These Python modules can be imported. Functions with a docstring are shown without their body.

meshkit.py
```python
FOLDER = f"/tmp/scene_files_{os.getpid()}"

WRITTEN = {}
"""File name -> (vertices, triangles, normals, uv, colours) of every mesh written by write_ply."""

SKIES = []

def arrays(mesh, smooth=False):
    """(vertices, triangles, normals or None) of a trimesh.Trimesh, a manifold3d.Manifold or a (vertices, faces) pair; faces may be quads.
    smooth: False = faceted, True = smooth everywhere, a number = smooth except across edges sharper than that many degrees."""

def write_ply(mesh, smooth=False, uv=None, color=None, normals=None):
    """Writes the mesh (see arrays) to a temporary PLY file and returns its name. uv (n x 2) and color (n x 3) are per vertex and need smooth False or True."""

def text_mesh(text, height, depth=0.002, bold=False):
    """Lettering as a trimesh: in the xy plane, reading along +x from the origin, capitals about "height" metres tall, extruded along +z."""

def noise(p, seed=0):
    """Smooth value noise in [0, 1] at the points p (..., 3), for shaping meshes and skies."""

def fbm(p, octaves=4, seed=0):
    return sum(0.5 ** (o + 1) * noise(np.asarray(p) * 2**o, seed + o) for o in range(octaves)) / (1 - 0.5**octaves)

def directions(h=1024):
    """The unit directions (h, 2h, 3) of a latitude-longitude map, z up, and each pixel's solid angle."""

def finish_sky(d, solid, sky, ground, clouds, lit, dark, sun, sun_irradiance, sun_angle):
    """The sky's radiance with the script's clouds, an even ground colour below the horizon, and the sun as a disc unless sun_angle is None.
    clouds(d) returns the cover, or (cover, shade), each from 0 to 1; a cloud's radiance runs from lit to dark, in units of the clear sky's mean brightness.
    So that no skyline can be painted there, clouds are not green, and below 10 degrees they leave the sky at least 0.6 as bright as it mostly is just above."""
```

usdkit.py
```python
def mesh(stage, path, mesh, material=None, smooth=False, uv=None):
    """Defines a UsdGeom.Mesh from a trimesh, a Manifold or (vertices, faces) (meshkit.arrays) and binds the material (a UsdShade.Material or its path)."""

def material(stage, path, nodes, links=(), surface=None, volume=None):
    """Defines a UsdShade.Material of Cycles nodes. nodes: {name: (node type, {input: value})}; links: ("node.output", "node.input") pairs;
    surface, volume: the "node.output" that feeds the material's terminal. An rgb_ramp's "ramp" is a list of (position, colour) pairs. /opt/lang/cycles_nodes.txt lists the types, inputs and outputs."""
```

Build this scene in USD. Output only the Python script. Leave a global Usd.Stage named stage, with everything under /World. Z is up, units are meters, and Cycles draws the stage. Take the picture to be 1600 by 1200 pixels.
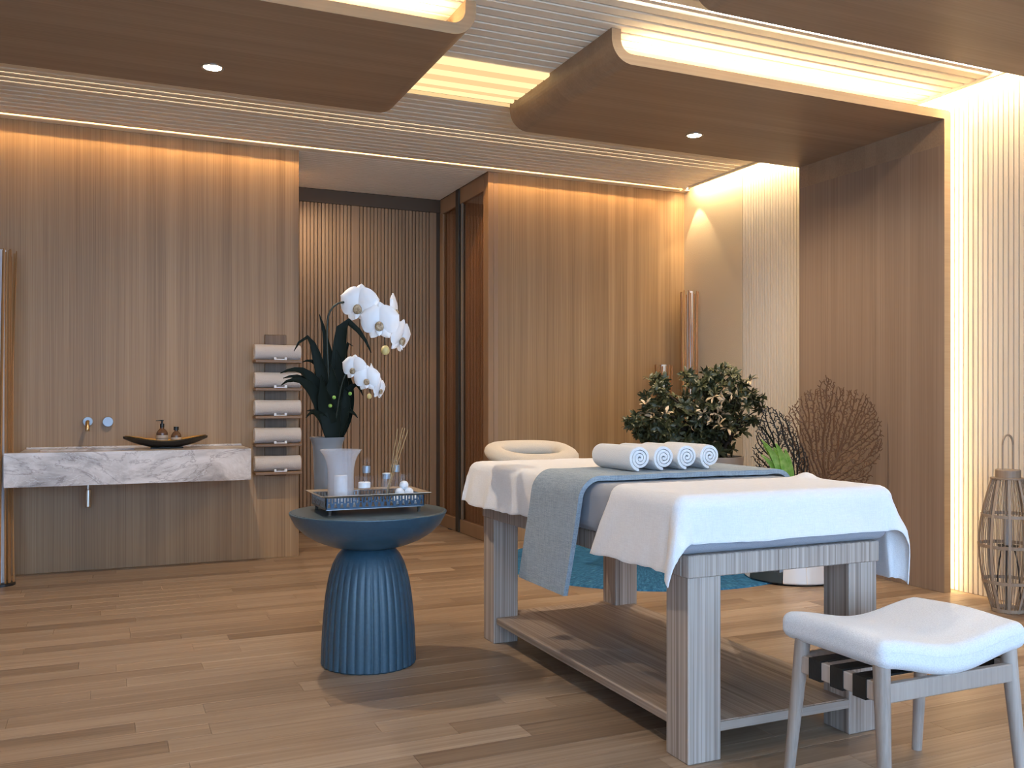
import math, random
import numpy as np, trimesh, usdkit, meshkit
import manifold3d as m3
from shapely.geometry import Polygon, LineString, Point, box as sbox
from shapely.ops import unary_union
from shapely import affinity
from pxr import Usd, UsdGeom, UsdLux, UsdShade, Gf, Sdf

random.seed(7); rng = np.random.default_rng(7)
PI = math.pi
stage = Usd.Stage.CreateInMemory()
UsdGeom.SetStageUpAxis(stage, 'Z'); UsdGeom.SetStageMetersPerUnit(stage, 1.0)
stage.SetDefaultPrim(UsdGeom.Xform.Define(stage, '/World').GetPrim())
UsdGeom.Scope.Define(stage, '/World/Looks')

# ------------------------------------------------------------------ camera, sky, exposure
F, CY, CAM_H, YAW = 1430.13, 626.37, 1.05, 23.91          # focal length and horizon in pixels of the 1600 x 1200 frame
cam = UsdGeom.Camera.Define(stage, '/World/camera')
cam.AddTranslateOp().Set((0, 0, CAM_H)); cam.AddRotateZOp().Set(-YAW); cam.AddRotateXOp().Set(90)
cam.CreateHorizontalApertureAttr(36.0); cam.CreateFocalLengthAttr(F / 1600 * 36)
cam.CreateVerticalApertureOffsetAttr((CY - 600) / 1600 * 36)
cam.CreateClippingRangeAttr((0.02, 200)); cam.CreateFStopAttr(0.0)
EXPOSURE = 0.12
cam.CreateExposureAttr(EXPOSURE)
SKY = 1.8                                                   # daylight through the glazed wall behind the camera
dome = UsdLux.DomeLight.Define(stage, '/World/sky')
dome.CreateColorAttr((0.43, 0.67, 1.0)); dome.CreateIntensityAttr(SKY)
# strengths of the room's lamps (emission of the strips and lenses) and of the painted ceiling glow
WARM, WARM2, NEUTRAL = (1.0, 0.63, 0.25), (1.0, 0.76, 0.42), (1.0, 0.84, 0.64)
L_WALL, L_COVE, L_CANOPY, L_PORTAL, L_LINE, L_DOWN, L_SLAT_GLOW, L_THIN = 175, 75, 75, 40, 30, 4000, 1.3, 2.0

# ------------------------------------------------------------------ helpers
_th = math.radians(YAW)
_fw, _rt, _up = np.array([math.sin(_th), math.cos(_th), 0]), np.array([math.cos(_th), -math.sin(_th), 0]), np.array([0, 0, 1.0])
_C = np.array([0, 0, CAM_H])
def ray(u, v): return _fw + _rt * (u - 800) / F + _up * (CY - v) / F
def aty(u, v, y): d = ray(u, v); return _C + d * y / d[1]    # measured point of the photograph on the plane y
def atx(u, v, x): d = ray(u, v); return _C + d * x / d[0]
def atz(u, v, z): d = ray(u, v); return _C + d * (z - CAM_H) / d[2]

_names = {}
def numbered(parent, name):
    k = _names.get((parent, name), 0); _names[(parent, name)] = k + 1
    return f'{parent}/{name}' + (f'_{k:03d}' if k else '')
def keys(prim, label=None, cat=None, group=None, kind=None):
    for k, val in (('label', label), ('category', cat), ('group', group), ('kind', kind)):
        if val: prim.SetCustomDataByKey(k, val)
class Thing:
    def __init__(s, name, label, cat, loc=(0, 0, 0), group=None, kind=None, rotz=0):
        s.path = numbered('/World', name); s.name = name; s.loc = np.array(loc, float)
        x = UsdGeom.Xform.Define(stage, s.path); s.t = x.AddTranslateOp(); s.t.Set(tuple(map(float, loc)))
        if rotz: x.AddRotateZOp().Set(rotz)
        s.prim = x.GetPrim(); keys(s.prim, label, cat, group, kind); s.label, s.cat, s.group = label, cat, group
    def part(s, name, mesh, mat, smooth=False, label=None, parent=None, kind=None, local=False, tone=None):
        path = numbered(parent or s.path, name)
        if not local: mesh = moved(mesh, -s.loc)
        m = usdkit.mesh(stage, path, mesh, M[mat], smooth=smooth)
        if tone is not None:
            UsdGeom.PrimvarsAPI(m).CreatePrimvar('tone', Sdf.ValueTypeNames.FloatArray, 'vertex').Set([float(t) for t in (tone if np.ndim(tone) else [tone] * len(m.GetPointsAttr().Get()))])
        keys(m.GetPrim(), label=label, kind=kind)
        return path
    def copy(s, loc, label, group=None, rotz=0):
        r = Thing(s.name, label, s.cat, loc, group or s.group, None, rotz)
        r.prim.GetReferences().AddInternalReference(s.path); r.prim.SetInstanceable(True)
        return r
def single(name, label, cat, mesh, mat, smooth=False, loc=(0, 0, 0), group=None, kind=None):
    """A thing that is one mesh."""
    path = numbered('/World', name)
    m = usdkit.mesh(stage, path, moved(mesh, -np.array(loc, float)), M[mat], smooth=smooth)
    m.AddTranslateOp().Set(tuple(map(float, loc))); keys(m.GetPrim(), label, cat, group, kind)
    return m

def tm(mesh):
    if hasattr(mesh, 'to_mesh'):
        a = mesh.to_mesh(); return trimesh.Trimesh(a.vert_properties[:, :3], a.tri_verts, process=False)
    return mesh
def moved(mesh, d):
    mesh = tm(mesh).copy(); mesh.vertices = mesh.vertices + np.asarray(d, float); return mesh
def cat(ms): return trimesh.util.concatenate([tm(m) for m in ms])
def quads(V, Q): Q = np.asarray(Q); return trimesh.Trimesh(np.asarray(V, float), np.vstack([Q[:, [0, 1, 2]], Q[:, [0, 2, 3]]]), process=False)
def box(a, b, ch=0.0):
    """A box from corner a to corner b with chamfered edges."""
    a, b = np.minimum(a, b).astype(float), np.maximum(a, b).astype(float)
    if ch <= 0:
        m = trimesh.creation.box(b - a); m.vertices += (a + b) / 2; return m
    ch = min(ch, 0.45 * (b - a).min()); pts = []
    for i in (0, 1):
        for j in (0, 1):
            for k in (0, 1):
                c = np.where([i, j, k], b, a); d = np.where([i, j, k], -ch, ch)
                for ax in range(3):
                    o = d.copy(); o[ax] = 0; pts.append(c + o)
    return trimesh.convex.convex_hull(np.array(pts))
def slab(x0, x1, y0, y1, z0, z1, ch=.002, face='+z'):
    """Cheap plank: sides, a chamfer and a face; 26 triangles or fewer."""
    V = [(x0, y0, z0), (x1, y0, z0), (x1, y1, z0), (x0, y1, z0)]
    m = z1 - ch
    V += [(x0, y0, m), (x1, y0, m), (x1, y1, m), (x0, y1, m), (x0 + ch, y0 + ch, z1), (x1 - ch, y0 + ch, z1), (x1 - ch, y1 - ch, z1), (x0 + ch, y1 - ch, z1)]
    Q = [(3, 2, 1, 0), (8, 9, 10, 11)]
    for l in (0, 4):
        for i in range(4): j = (i + 1) % 4; Q.append((l + i, l + j, l + 4 + j, l + 4 + i))
    return quads(V, Q)
def turn(mesh, perm, flip):
    """Permutes axes: new = old[perm]; flip winding when needed."""
    mesh = tm(mesh).copy(); mesh.vertices = mesh.vertices[:, perm]
    if flip: mesh.faces = mesh.faces[:, ::-1]
    return mesh
def rbox(a, b, r, sub=2, refine=None):
    a, b = np.array(a, float), np.array(b, float); s = trimesh.creation.icosphere(sub, r).vertices; pts = []
    for i in (0, 1):
        for j in (0, 1):
            for k in (0, 1): pts.append(s + np.where([i, j, k], b - r, a + r))
    h = trimesh.convex.convex_hull(np.vstack(pts))
    if refine:
        mm = m3.Manifold(m3.Mesh(h.vertices.astype(np.float32), h.faces.astype(np.uint32))).refine_to_length(refine)
        h = tm(mm)
    return h
def extrude(poly, axis, a, b):
    """Extrudes a shapely polygon. axis 'y': polygon (x, z); 'x': polygon (y, z); 'z': polygon (x, y)."""
    polys = getattr(poly, 'geoms', [poly]); out = []
    for g in polys:
        m = trimesh.creation.extrude_polygon(g, b - a, engine='earcut'); v = m.vertices.copy(); v[:, 2] += a
        if axis == 'y': v = np.c_[v[:, 0], v[:, 2], v[:, 1]]; m.faces = m.faces[:, ::-1]
        if axis == 'x': v = np.c_[v[:, 2], v[:, 0], v[:, 1]]
        out.append(trimesh.Trimesh(v, m.faces, process=False))
    return cat(out)
def tube(P, R, n=8, cap=True):
    P = np.asarray(P, float); R = np.broadcast_to(R, (len(P),)).astype(float)
    T = np.gradient(P, axis=0); T /= np.linalg.norm(T, axis=1, keepdims=True) + 1e-12
    a = np.cross(T[0], [0, 0, 1.0] if abs(T[0, 2]) < .9 else [1.0, 0, 0]); a /= np.linalg.norm(a); A = []
    for t in T:
        a = a - t * (a @ t); a /= np.linalg.norm(a) + 1e-12; A.append(a)
    A = np.array(A); B = np.cross(T, A); ang = np.arange(n) * 2 * PI / n
    V = (P[:, None] + R[:, None, None] * (np.cos(ang)[None, :, None] * A[:, None] + np.sin(ang)[None, :, None] * B[:, None])).reshape(-1, 3)
    i, j = np.meshgrid(np.arange(len(P) - 1), np.arange(n), indexing='ij')
    Q = np.stack([i * n + j, i * n + (j + 1) % n, (i + 1) * n + (j + 1) % n, (i + 1) * n + j], -1).reshape(-1, 4)
    Fc = np.vstack([Q[:, [0, 1, 2]], Q[:, [0, 2, 3]]])
    if cap:
        e = (len(P) - 1) * n
        Fc = np.vstack([Fc] + [[(0, k + 1, k) for k in range(1, n - 1)], [(e, e + k, e + k + 1) for k in range(1, n - 1)]])
    return trimesh.Trimesh(V, Fc, process=False)
def rod(p, q, r0, r1=None, n=10): return tube([p, q], [r0, r0 if r1 is None else r1], n)
def lathe(prof, c=(0, 0, 0), n=48, mod=None):
    """prof: (radius, z) from bottom outside to the top; a radius of 0 closes it. mod(theta, z) scales the radius."""
    prof = np.array(prof, float); th = np.arange(n) * 2 * PI / n; V = []
    for r, z in prof:
        rr = r * (mod(th, z) if mod else 1.0) * np.ones(n); V.append(np.c_[rr * np.cos(th), rr * np.sin(th), np.full(n, z)])
    V = np.vstack(V) + np.asarray(c, float); Fs = []
    for i in range(len(prof) - 1):
        for j in range(n):
            a, b, c2, d = i * n + j, i * n + (j + 1) % n, (i + 1) * n + (j + 1) % n, (i + 1) * n + j
            if prof[i][0] > 1e-9: Fs.append((a, b, c2))
            if prof[i + 1][0] > 1e-9: Fs.append((a, c2, d))
            if prof[i][0] <= 1e-9: pass
    m = trimesh.Trimesh(V, Fs, process=False); m.merge_vertices(); return m
def sheet(G, th=0.0):
    """A grid of points (n, m, 3) as a skin, or as a slab of thickness th (grown on both sides)."""
    n, m, _ = G.shape
    i, j = np.meshgrid(np.arange(n - 1), np.arange(m - 1), indexing='ij')
    Q = np.stack([i * m + j, (i + 1) * m + j, (i + 1) * m + j + 1, i * m + j + 1], -1).reshape(-1, 4)
    if not th: return quads(G.reshape(-1, 3), Q)
    N = np.cross(np.gradient(G, axis=0), np.gradient(G, axis=1)); N /= np.linalg.norm(N, axis=2, keepdims=True) + 1e-12
    top, bot = (G + N * th / 2).reshape(-1, 3), (G - N * th / 2).reshape(-1, 3); k = n * m
    ring = [(a, 0) for a in range(n)] + [(n - 1, b) for b in range(1, m)] + [(a, m - 1) for a in range(n - 2, -1, -1)] + [(0, b) for b in range(m - 2, 0, -1)]
    ring = [a * m + b for a, b in ring]
    S = [(ring[t], k + ring[t], k + ring[(t + 1) % len(ring)], ring[(t + 1) % len(ring)]) for t in range(len(ring))]
    return quads(np.vstack([top, bot]), np.vstack([Q, Q[:, ::-1] + k, S]))
def spline(P, n):
    from scipy.interpolate import PchipInterpolator
    P = np.asarray(P, float); d = np.r_[0, np.cumsum(np.linalg.norm(np.diff(P, axis=0), axis=1))]
    return PchipInterpolator(d, P)(np.linspace(0, d[-1], n))
def frame(z, up=(0, 0, 1)):
    """Rotation whose third column is z and whose second leans to up."""
    z = np.asarray(z, float); z = z / np.linalg.norm(z); x = np.cross(up, z); x /= np.linalg.norm(x); return np.c_[x, np.cross(z, x), z]
def placed(mesh, R, p):
    mesh = tm(mesh).copy(); mesh.vertices = mesh.vertices @ np.asarray(R).T + np.asarray(p); return mesh

# ------------------------------------------------------------------ materials
M = {}
def mat(name, color, rough=.5, metal=0, spec=.5, bump=None, trans=0, noise=None, **kw):
    """Plain principled material. bump: (scale, distance); noise: (scale, second colour)."""
    n = {'p': ('principled_bsdf', dict(base_color=color, roughness=rough, metallic=metal, specular_ior_level=spec, transmission_weight=trans, **kw))}; L = []
    if bump or noise: n['tc'] = ('texture_coordinate', {})
    if bump:
        n['bn'] = ('noise_texture', dict(scale=bump[0], detail=3.0)); n['b'] = ('bump', dict(strength=1.0, distance=bump[1]))
        L += [('tc.object', 'bn.vector'), ('bn.fac', 'b.height'), ('b.normal', 'p.normal')]
    if noise:
        n['cn'] = ('noise_texture', dict(scale=noise[0], detail=4.0)); n['cr'] = ('rgb_ramp', dict(ramp=[(.35, color), (.65, noise[1])]))
        L += [('tc.object', 'cn.vector'), ('cn.fac', 'cr.fac'), ('cr.color', 'p.base_color')]
    M[name] = usdkit.material(stage, '/World/Looks/' + name, n, L, surface='p.BSDF')
def lamp(name, color, strength):
    M[name] = usdkit.material(stage, '/World/Looks/' + name, {'e': ('emission', dict(color=color, strength=strength))}, [], surface='e.emission')
def wood(name, axis, dark, mid, light, across=90., along=1.4, strips=None, space='object', rough=.45, tone=False, bump=.0004, w=(.5, .32, .3), rng_=(.22, .78), rnd=False, spec=.4, dist=.25):
    """Straight grained wood. axis: index of the grain; strips: (axis index, width) veneer strips; tone: reads the mesh's tone."""
    sc = [across] * 3; sc[axis] = along; s2 = [across / 7] * 3; s2[axis] = along * .25
    src = 'tc.object' if space == 'object' else 'tc.position'
    n = {'tc': ('texture_coordinate', {}) if space == 'object' else ('geometry', {}),
         'm1': ('mapping', dict(scale=sc)), 'm2': ('mapping', dict(scale=s2)),
         'n1': ('noise_texture', dict(scale=1.0, detail=5.0, roughness=.65, distortion=dist)), 'n2': ('noise_texture', dict(scale=1.0, detail=3.0, distortion=dist * 2)),
         'a': ('math', dict(math_type='multiply', value2=w[0])), 'b': ('math', dict(math_type='multiply_add', value2=w[1])),
         'r': ('rgb_ramp', dict(ramp=[(rng_[0], dark), (.5, mid), (rng_[1], light)])), 'p': ('principled_bsdf', dict(roughness=rough, specular_ior_level=spec)),
         'bp': ('bump', dict(strength=1.0, distance=bump)), 'last': ('math', dict(math_type='multiply_add', value1=.5, value2=w[2]))}
    L = [('m1.vector', 'n1.vector'), ('m2.vector', 'n2.vector'), ('n1.fac', 'a.value1'), ('n2.fac', 'b.value1'), ('a.value', 'b.value3'),
         ('b.value', 'last.value3'), ('last.value', 'r.fac'), ('r.color', 'p.base_color'), ('n1.fac', 'bp.height'), ('bp.normal', 'p.normal')]
    if tone or rnd:                                          # every piece its own stretch of grain
        n['t'] = ('attribute', dict(attribute='tone')) if tone else ('object_info', {}); o = 't.fac' if tone else 't.random'
        n['tv'] = ('vector_math', dict(math_type='multiply_add', vector2=(31., 57., 43.)))
        n['tx'] = ('combine_xyz', {}); L += [(o, 'tx.x'), (o, 'tx.y'), (o, 'tx.z'), ('tx.vector', 'tv.vector1'), (src, 'tv.vector3'), ('tv.vector', 'm1.vector'), ('tv.vector', 'm2.vector'), (o, 'last.value1')]
    else: L += [(src, 'm1.vector'), (src, 'm2.vector')]
    if strips:
        n.update(sx=('separate_xyz', {}), sd=('math', dict(math_type='divide', value2=strips[1])), sf=('math', dict(math_type='floor')), wn=('white_noise_texture', dict(dimensions='1D')))
        L += [(src, 'sx.vector'), ('sx.' + 'xyz'[strips[0]], 'sd.value1'), ('sd.value', 'sf.value1'), ('sf.value', 'wn.w'), ('wn.value', 'last.value1')]
    M[name] = usdkit.material(stage, '/World/Looks/' + name, n, L, surface='p.BSDF')
def fabric(name, color, color2, scale=260., bump=.0006, slub=True, rough=.9, sheen=.15):
    n = {'tc': ('texture_coordinate', {}), 'p': ('principled_bsdf', dict(roughness=rough, specular_ior_level=.15, sheen_weight=sheen, sheen_roughness=.4)),
         'n1': ('noise_texture', dict(scale=scale, detail=2.0)), 'bp': ('bump', dict(strength=1.0, distance=bump)), 'r': ('rgb_ramp', dict(ramp=[(.3, color2), (.62, color)]))}
    L = [('tc.object', 'n1.vector'), ('n1.fac', 'bp.height'), ('bp.normal', 'p.normal'), ('r.color', 'p.base_color')]
    if slub:
        W_ = slub if slub > 1 else 420.; n.update(ma=('mapping', dict(scale=(W_ / 14, W_, W_))), mb=('mapping', dict(scale=(W_, W_ / 14, W_))), mc=('mapping', dict(scale=(W_, W_, W_ / 14))), na=('noise_texture', dict(scale=1., detail=1.)), nb=('noise_texture', dict(scale=1., detail=1.)), nc=('noise_texture', dict(scale=1., detail=1.)), ad=('math', dict(math_type='multiply_add', value2=.34)), hf=('math', dict(math_type='multiply_add', value2=.34)), hc=('math', dict(math_type='multiply', value2=.34)))
        L += [('tc.object', 'ma.vector'), ('tc.object', 'mb.vector'), ('ma.vector', 'na.vector'), ('mb.vector', 'nb.vector'), ('na.fac', 'ad.value1'), ('nb.fac', 'hf.value1'), ('hf.value', 'ad.value3'), ('ad.value', 'r.fac'), ('tc.object', 'mc.vector'), ('mc.vector', 'nc.vector'), ('nc.fac', 'hc.value1'), ('hc.value', 'hf.value3')]
    else: L.append(('n1.fac', 'r.fac'))
    M[name] = usdkit.material(stage, '/World/Looks/' + name, n, L, surface='p.BSDF')
def pane(name, tint=(1, 1, 1), gloss=.02, milk=0.0, milkcol=(.8, .8, .8), ior=1.45):
    n = {'t': ('transparent_bsdf', dict(color=tint)), 'g': ('glossy_bsdf', dict(color=(1, 1, 1), roughness=gloss)), 'f': ('fresnel', dict(IOR=ior)), 'gm': ('geometry', {}), 'fb': ('math', dict(math_type='subtract', value1=1.)), 'fm': ('math', dict(math_type='multiply')), 'm': ('mix_closure', {})}
    L = [('t.BSDF', 'm.closure1'), ('g.BSDF', 'm.closure2'), ('gm.backfacing', 'fb.value2'), ('f.fac', 'fm.value1'), ('fb.value', 'fm.value2'), ('fm.value', 'm.fac')]; out = 'm.closure'
    if milk:
        n.update(d=('diffuse_bsdf', dict(color=milkcol)), k=('mix_closure', dict(fac=milk)))
        L += [('m.closure', 'k.closure1'), ('d.BSDF', 'k.closure2')]; out = 'k.closure'
    M[name] = usdkit.material(stage, '/World/Looks/' + name, n, L, surface=out)

VD, VM, VL = (.215, .126, .062), (.31, .192, .100), (.41, .265, .145)
wood('veneer_z', 2, VD, VM, VL, across=170., along=.9, strips=(0, .058), space='position', w=(.62, .30, .13), rng_=(.31, .70))
wood('veneer_portal', 2, (.19, .122, .08), (.27, .178, .12), (.35, .24, .165), across=150., along=.9, strips=(1, .062), space='position', w=(.62, .30, .13))
wood('veneer_x', 0, (.24, .150, .088), (.32, .207, .126), (.40, .27, .172), across=85., along=1.2, strips=(1, .082), space='position', w=(.58, .30, .16))
wood('veneer_edge', 0, (.29, .19, .105), (.37, .25, .145), (.45, .32, .19), across=80., space='position')
wood('alcove_wood', 2, (.25, .152, .088), (.32, .20, .118), (.39, .25, .152), across=90., along=.5, space='position', rnd=True, w=(.35, .3, .25), bump=.0001, spec=.2, dist=0.)
wood('door_wood', 2, (.22, .135, .08), (.28, .175, .105), (.35, .225, .14), across=90., along=.5, space='position', rnd=True)
wood('plank', 0, (.17, .105, .065), (.305, .21, .14), (.455, .34, .245), across=65., along=1.3, rng_=(.29, .73), tone=True, space='position', rough=.36, w=(.52, .22, .285), bump=.0003, spec=.45)
wood('table_z', 2, (.17, .125, .10), (.36, .29, .245), (.52, .44, .385), across=85., along=.5, rnd=True, w=(.95, .10, .02), rng_=(.36, .66), dist=.1)
wood('table_y', 1, (.17, .12, .09), (.30, .225, .18), (.42, .33, .27), across=70., along=.7, rnd=True, w=(.8, .2, .04), rng_=(.36, .66), dist=.1)
wood('table_x', 0, (.22, .165, .13), (.34, .27, .225), (.46, .38, .325), across=85., along=.7, rng_=(.34, .68), dist=.1)
wood('stool_z', 2, (.28, .215, .175), (.40, .32, .27), (.50, .41, .35), across=130., along=2.0, rnd=True, rng_=(.32, .68))
wood('stool_x', 2, (.28, .215, .175), (.40, .32, .27), (.50, .41, .35), across=90., along=3.0, rnd=True)
wood('shelf_x', 0, (.13, .075, .043), (.20, .12, .07), (.28, .175, .105), across=90.)
wood('board_z', 2, (.075, .042, .02), (.15, .088, .045), (.24, .145, .08), across=70., rng_=(.3, .7))
wood('stick', 2, (.16, .07, .025), (.30, .14, .05), (.42, .22, .09), across=60., rnd=True)
wood('cane', 2, (.22, .15, .10), (.32, .23, .16), (.42, .32, .24), across=60., rnd=True)
mat('ceiling_slat', (.80, .70, .56), .75); mat('ceiling_back', (.42, .35, .29), .9)
mat('wall_slat', (.68, .59, .49), .7); mat('wall_back', (.25, .21, .18), .9)
mat('plaster', (.57, .47, .35), .9, bump=(170, .0016)); mat('paint', (.62, .57, .52), .85, bump=(80, .0002))
mat('dark_metal', (.045, .036, .028), .6); mat('alcove_dark', (.075, .045, .024), .6)
mat('trim_brown', (.22, .16, .11), .6); mat('alu', (.30, .30, .31), .35, .8)
pane('glass_bronze', (.92, .84, .76), .05, ior=1.6); pane('glass_clear', (.98, .99, 1.0)); pane('glass_thin', (.97, .97, .98), .02, .02, ior=1.28)
pane('glass_frost', (.93, .93, .95), .08, .22, (.80, .80, .83), ior=1.35); mat('vase_grey', (.22, .215, .22), .3)
mat('acrylic', (.72, .73, .80), .3); mat('black_satin', (.012, .012, .012), .35); mat('black_leather', (.012, .011, .010), .45, bump=(160, .0006))
mat('gold', (.62, .42, .17), .32, .9); mat('brass', (.70, .50, .26), .25, 1.0); mat('chrome', (.34, .38, .44), .45, .7); mat('steel', (.62, .58, .54), .25, 1.0)
mat('amber', (.115, .055, .03), .12, spec=.6); mat('label_cream', (.42, .35, .29), .6); mat('label_black', (.015, .014, .014), .6)
mat('teal', (.026, .068, .105), .42, bump=(380, .00025), noise=(90, (.034, .082, .122)), coat_weight=.25, coat_roughness=.25)
mat('teal_top', (.055, .085, .105), .38, bump=(300, .0003), coat_weight=.3, coat_roughness=.2)
mat('tray_metal', (.34, .36, .38), .28, .9, bump=(120, .0003)); mat('tray_blue', (.018, .045, .085), .35, .3)
mat('tray_top', (.62, .50, .38), .3, .85)
mat('wax', (.86, .85, .84), .5, subsurface_weight=.0); mat('wax_grey', (.36, .34, .33), .6); mat('white_ball', (.84, .84, .86), .55, bump=(60, .0005))
fabric('mattress', (.36, .37, .41), (.30, .31, .35), slub=False, scale=500.)
fabric('cloth_white', (.83, .81, .82), (.73, .71, .72), bump=.0007, scale=300.)
fabric('throw_blue', (.38, .44, .49), (.20, .245, .29), bump=.0014, scale=520., slub=300.)
fabric('towel_white', (.84, .83, .83), (.72, .71, .72), slub=False, scale=420., bump=.0022, sheen=.3)
fabric('towel_cream', (.66, .60, .56), (.54, .48, .445), slub=False, scale=420., bump=.0022, sheen=.3)
fabric('cushion', (.80, .79, .80), (.70, .69, .70), slub=False, scale=300., bump=.0012)
fabric('cradle', (.66, .56, .45), (.58, .49, .39), slub=False, scale=300., bump=.0006); fabric('cradle_pad', (.30, .33, .38), (.25, .28, .33), slub=False, scale=300.)
mat('petal', (.86, .86, .89), .45, subsurface_weight=.15, subsurface_scale=.004, subsurface_radius=(1, .9, .8)); mat('petal_lip', (.20, .12, .05), .5, noise=(90, (.55, .42, .28)))
mat('bud', (.66, .50, .20), .45); mat('orchid_leaf', (.006, .009, .005), .55, spec=.12); mat('green_stem', (.012, .017, .008), .5); mat('shoot', (.25, .42, .07), .5)
mat('bonsai_leaf', (.012, .014, .007), .4, spec=.3); mat('bonsai_leaf_highlight', (.46, .35, .23), .5); mat('bonsai_leaf_mid', (.055, .060, .024), .45); mat('bark', (.035, .022, .014), .8, bump=(80, .002))
mat('pot_taupe', (.42, .34, .28), .55); mat('soil', (.03, .02, .014), .95, bump=(120, .004))
mat('succulent', (.16, .36, .045), .45, noise=(30, (.34, .52, .14))); mat('coral_black', (.012, .009, .007), .6); mat('coral_brown', (.125, .055, .022), .6)
mat('glaze_white', (.70, .66, .63), .22); mat('planter_dark', (.045, .06, .065), .15); mat('planter_pale', (.80, .66, .5), .3)
mat('white_clip', (.75, .78, .83), .35)
def rug_material():
    n = {'tc': ('texture_coordinate', {}), 'sx': ('separate_xyz', {}), 'at': ('math', dict(math_type='arctan2')), 'mu': ('math', dict(math_type='multiply', value2=46.)), 'ln': ('vector_math', dict(math_type='length')), 'm2': ('math', dict(math_type='multiply', value2=14.)),
         'cx': ('combine_xyz', {}), 'n': ('noise_texture', dict(scale=1., detail=5., roughness=.7)), 'r': ('rgb_ramp', dict(ramp=[(.3, (.012, .062, .145)), (.55, (.032, .145, .30)), (.75, (.12, .28, .46))])), 'bp': ('bump', dict(strength=1., distance=.004)), 'p': ('principled_bsdf', dict(roughness=.9, specular_ior_level=.1))}
    L = [('tc.object', 'sx.vector'), ('sx.y', 'at.value1'), ('sx.x', 'at.value2'), ('at.value', 'mu.value1'), ('tc.object', 'ln.vector1'), ('ln.value', 'm2.value1'), ('mu.value', 'cx.x'), ('m2.value', 'cx.y'), ('cx.vector', 'n.vector'), ('n.fac', 'r.fac'), ('r.color', 'p.base_color'), ('n.fac', 'bp.height'), ('bp.normal', 'p.normal')]
    M['rug'] = usdkit.material(stage, '/World/Looks/rug', n, L, surface='p.BSDF')
rug_material()
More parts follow.
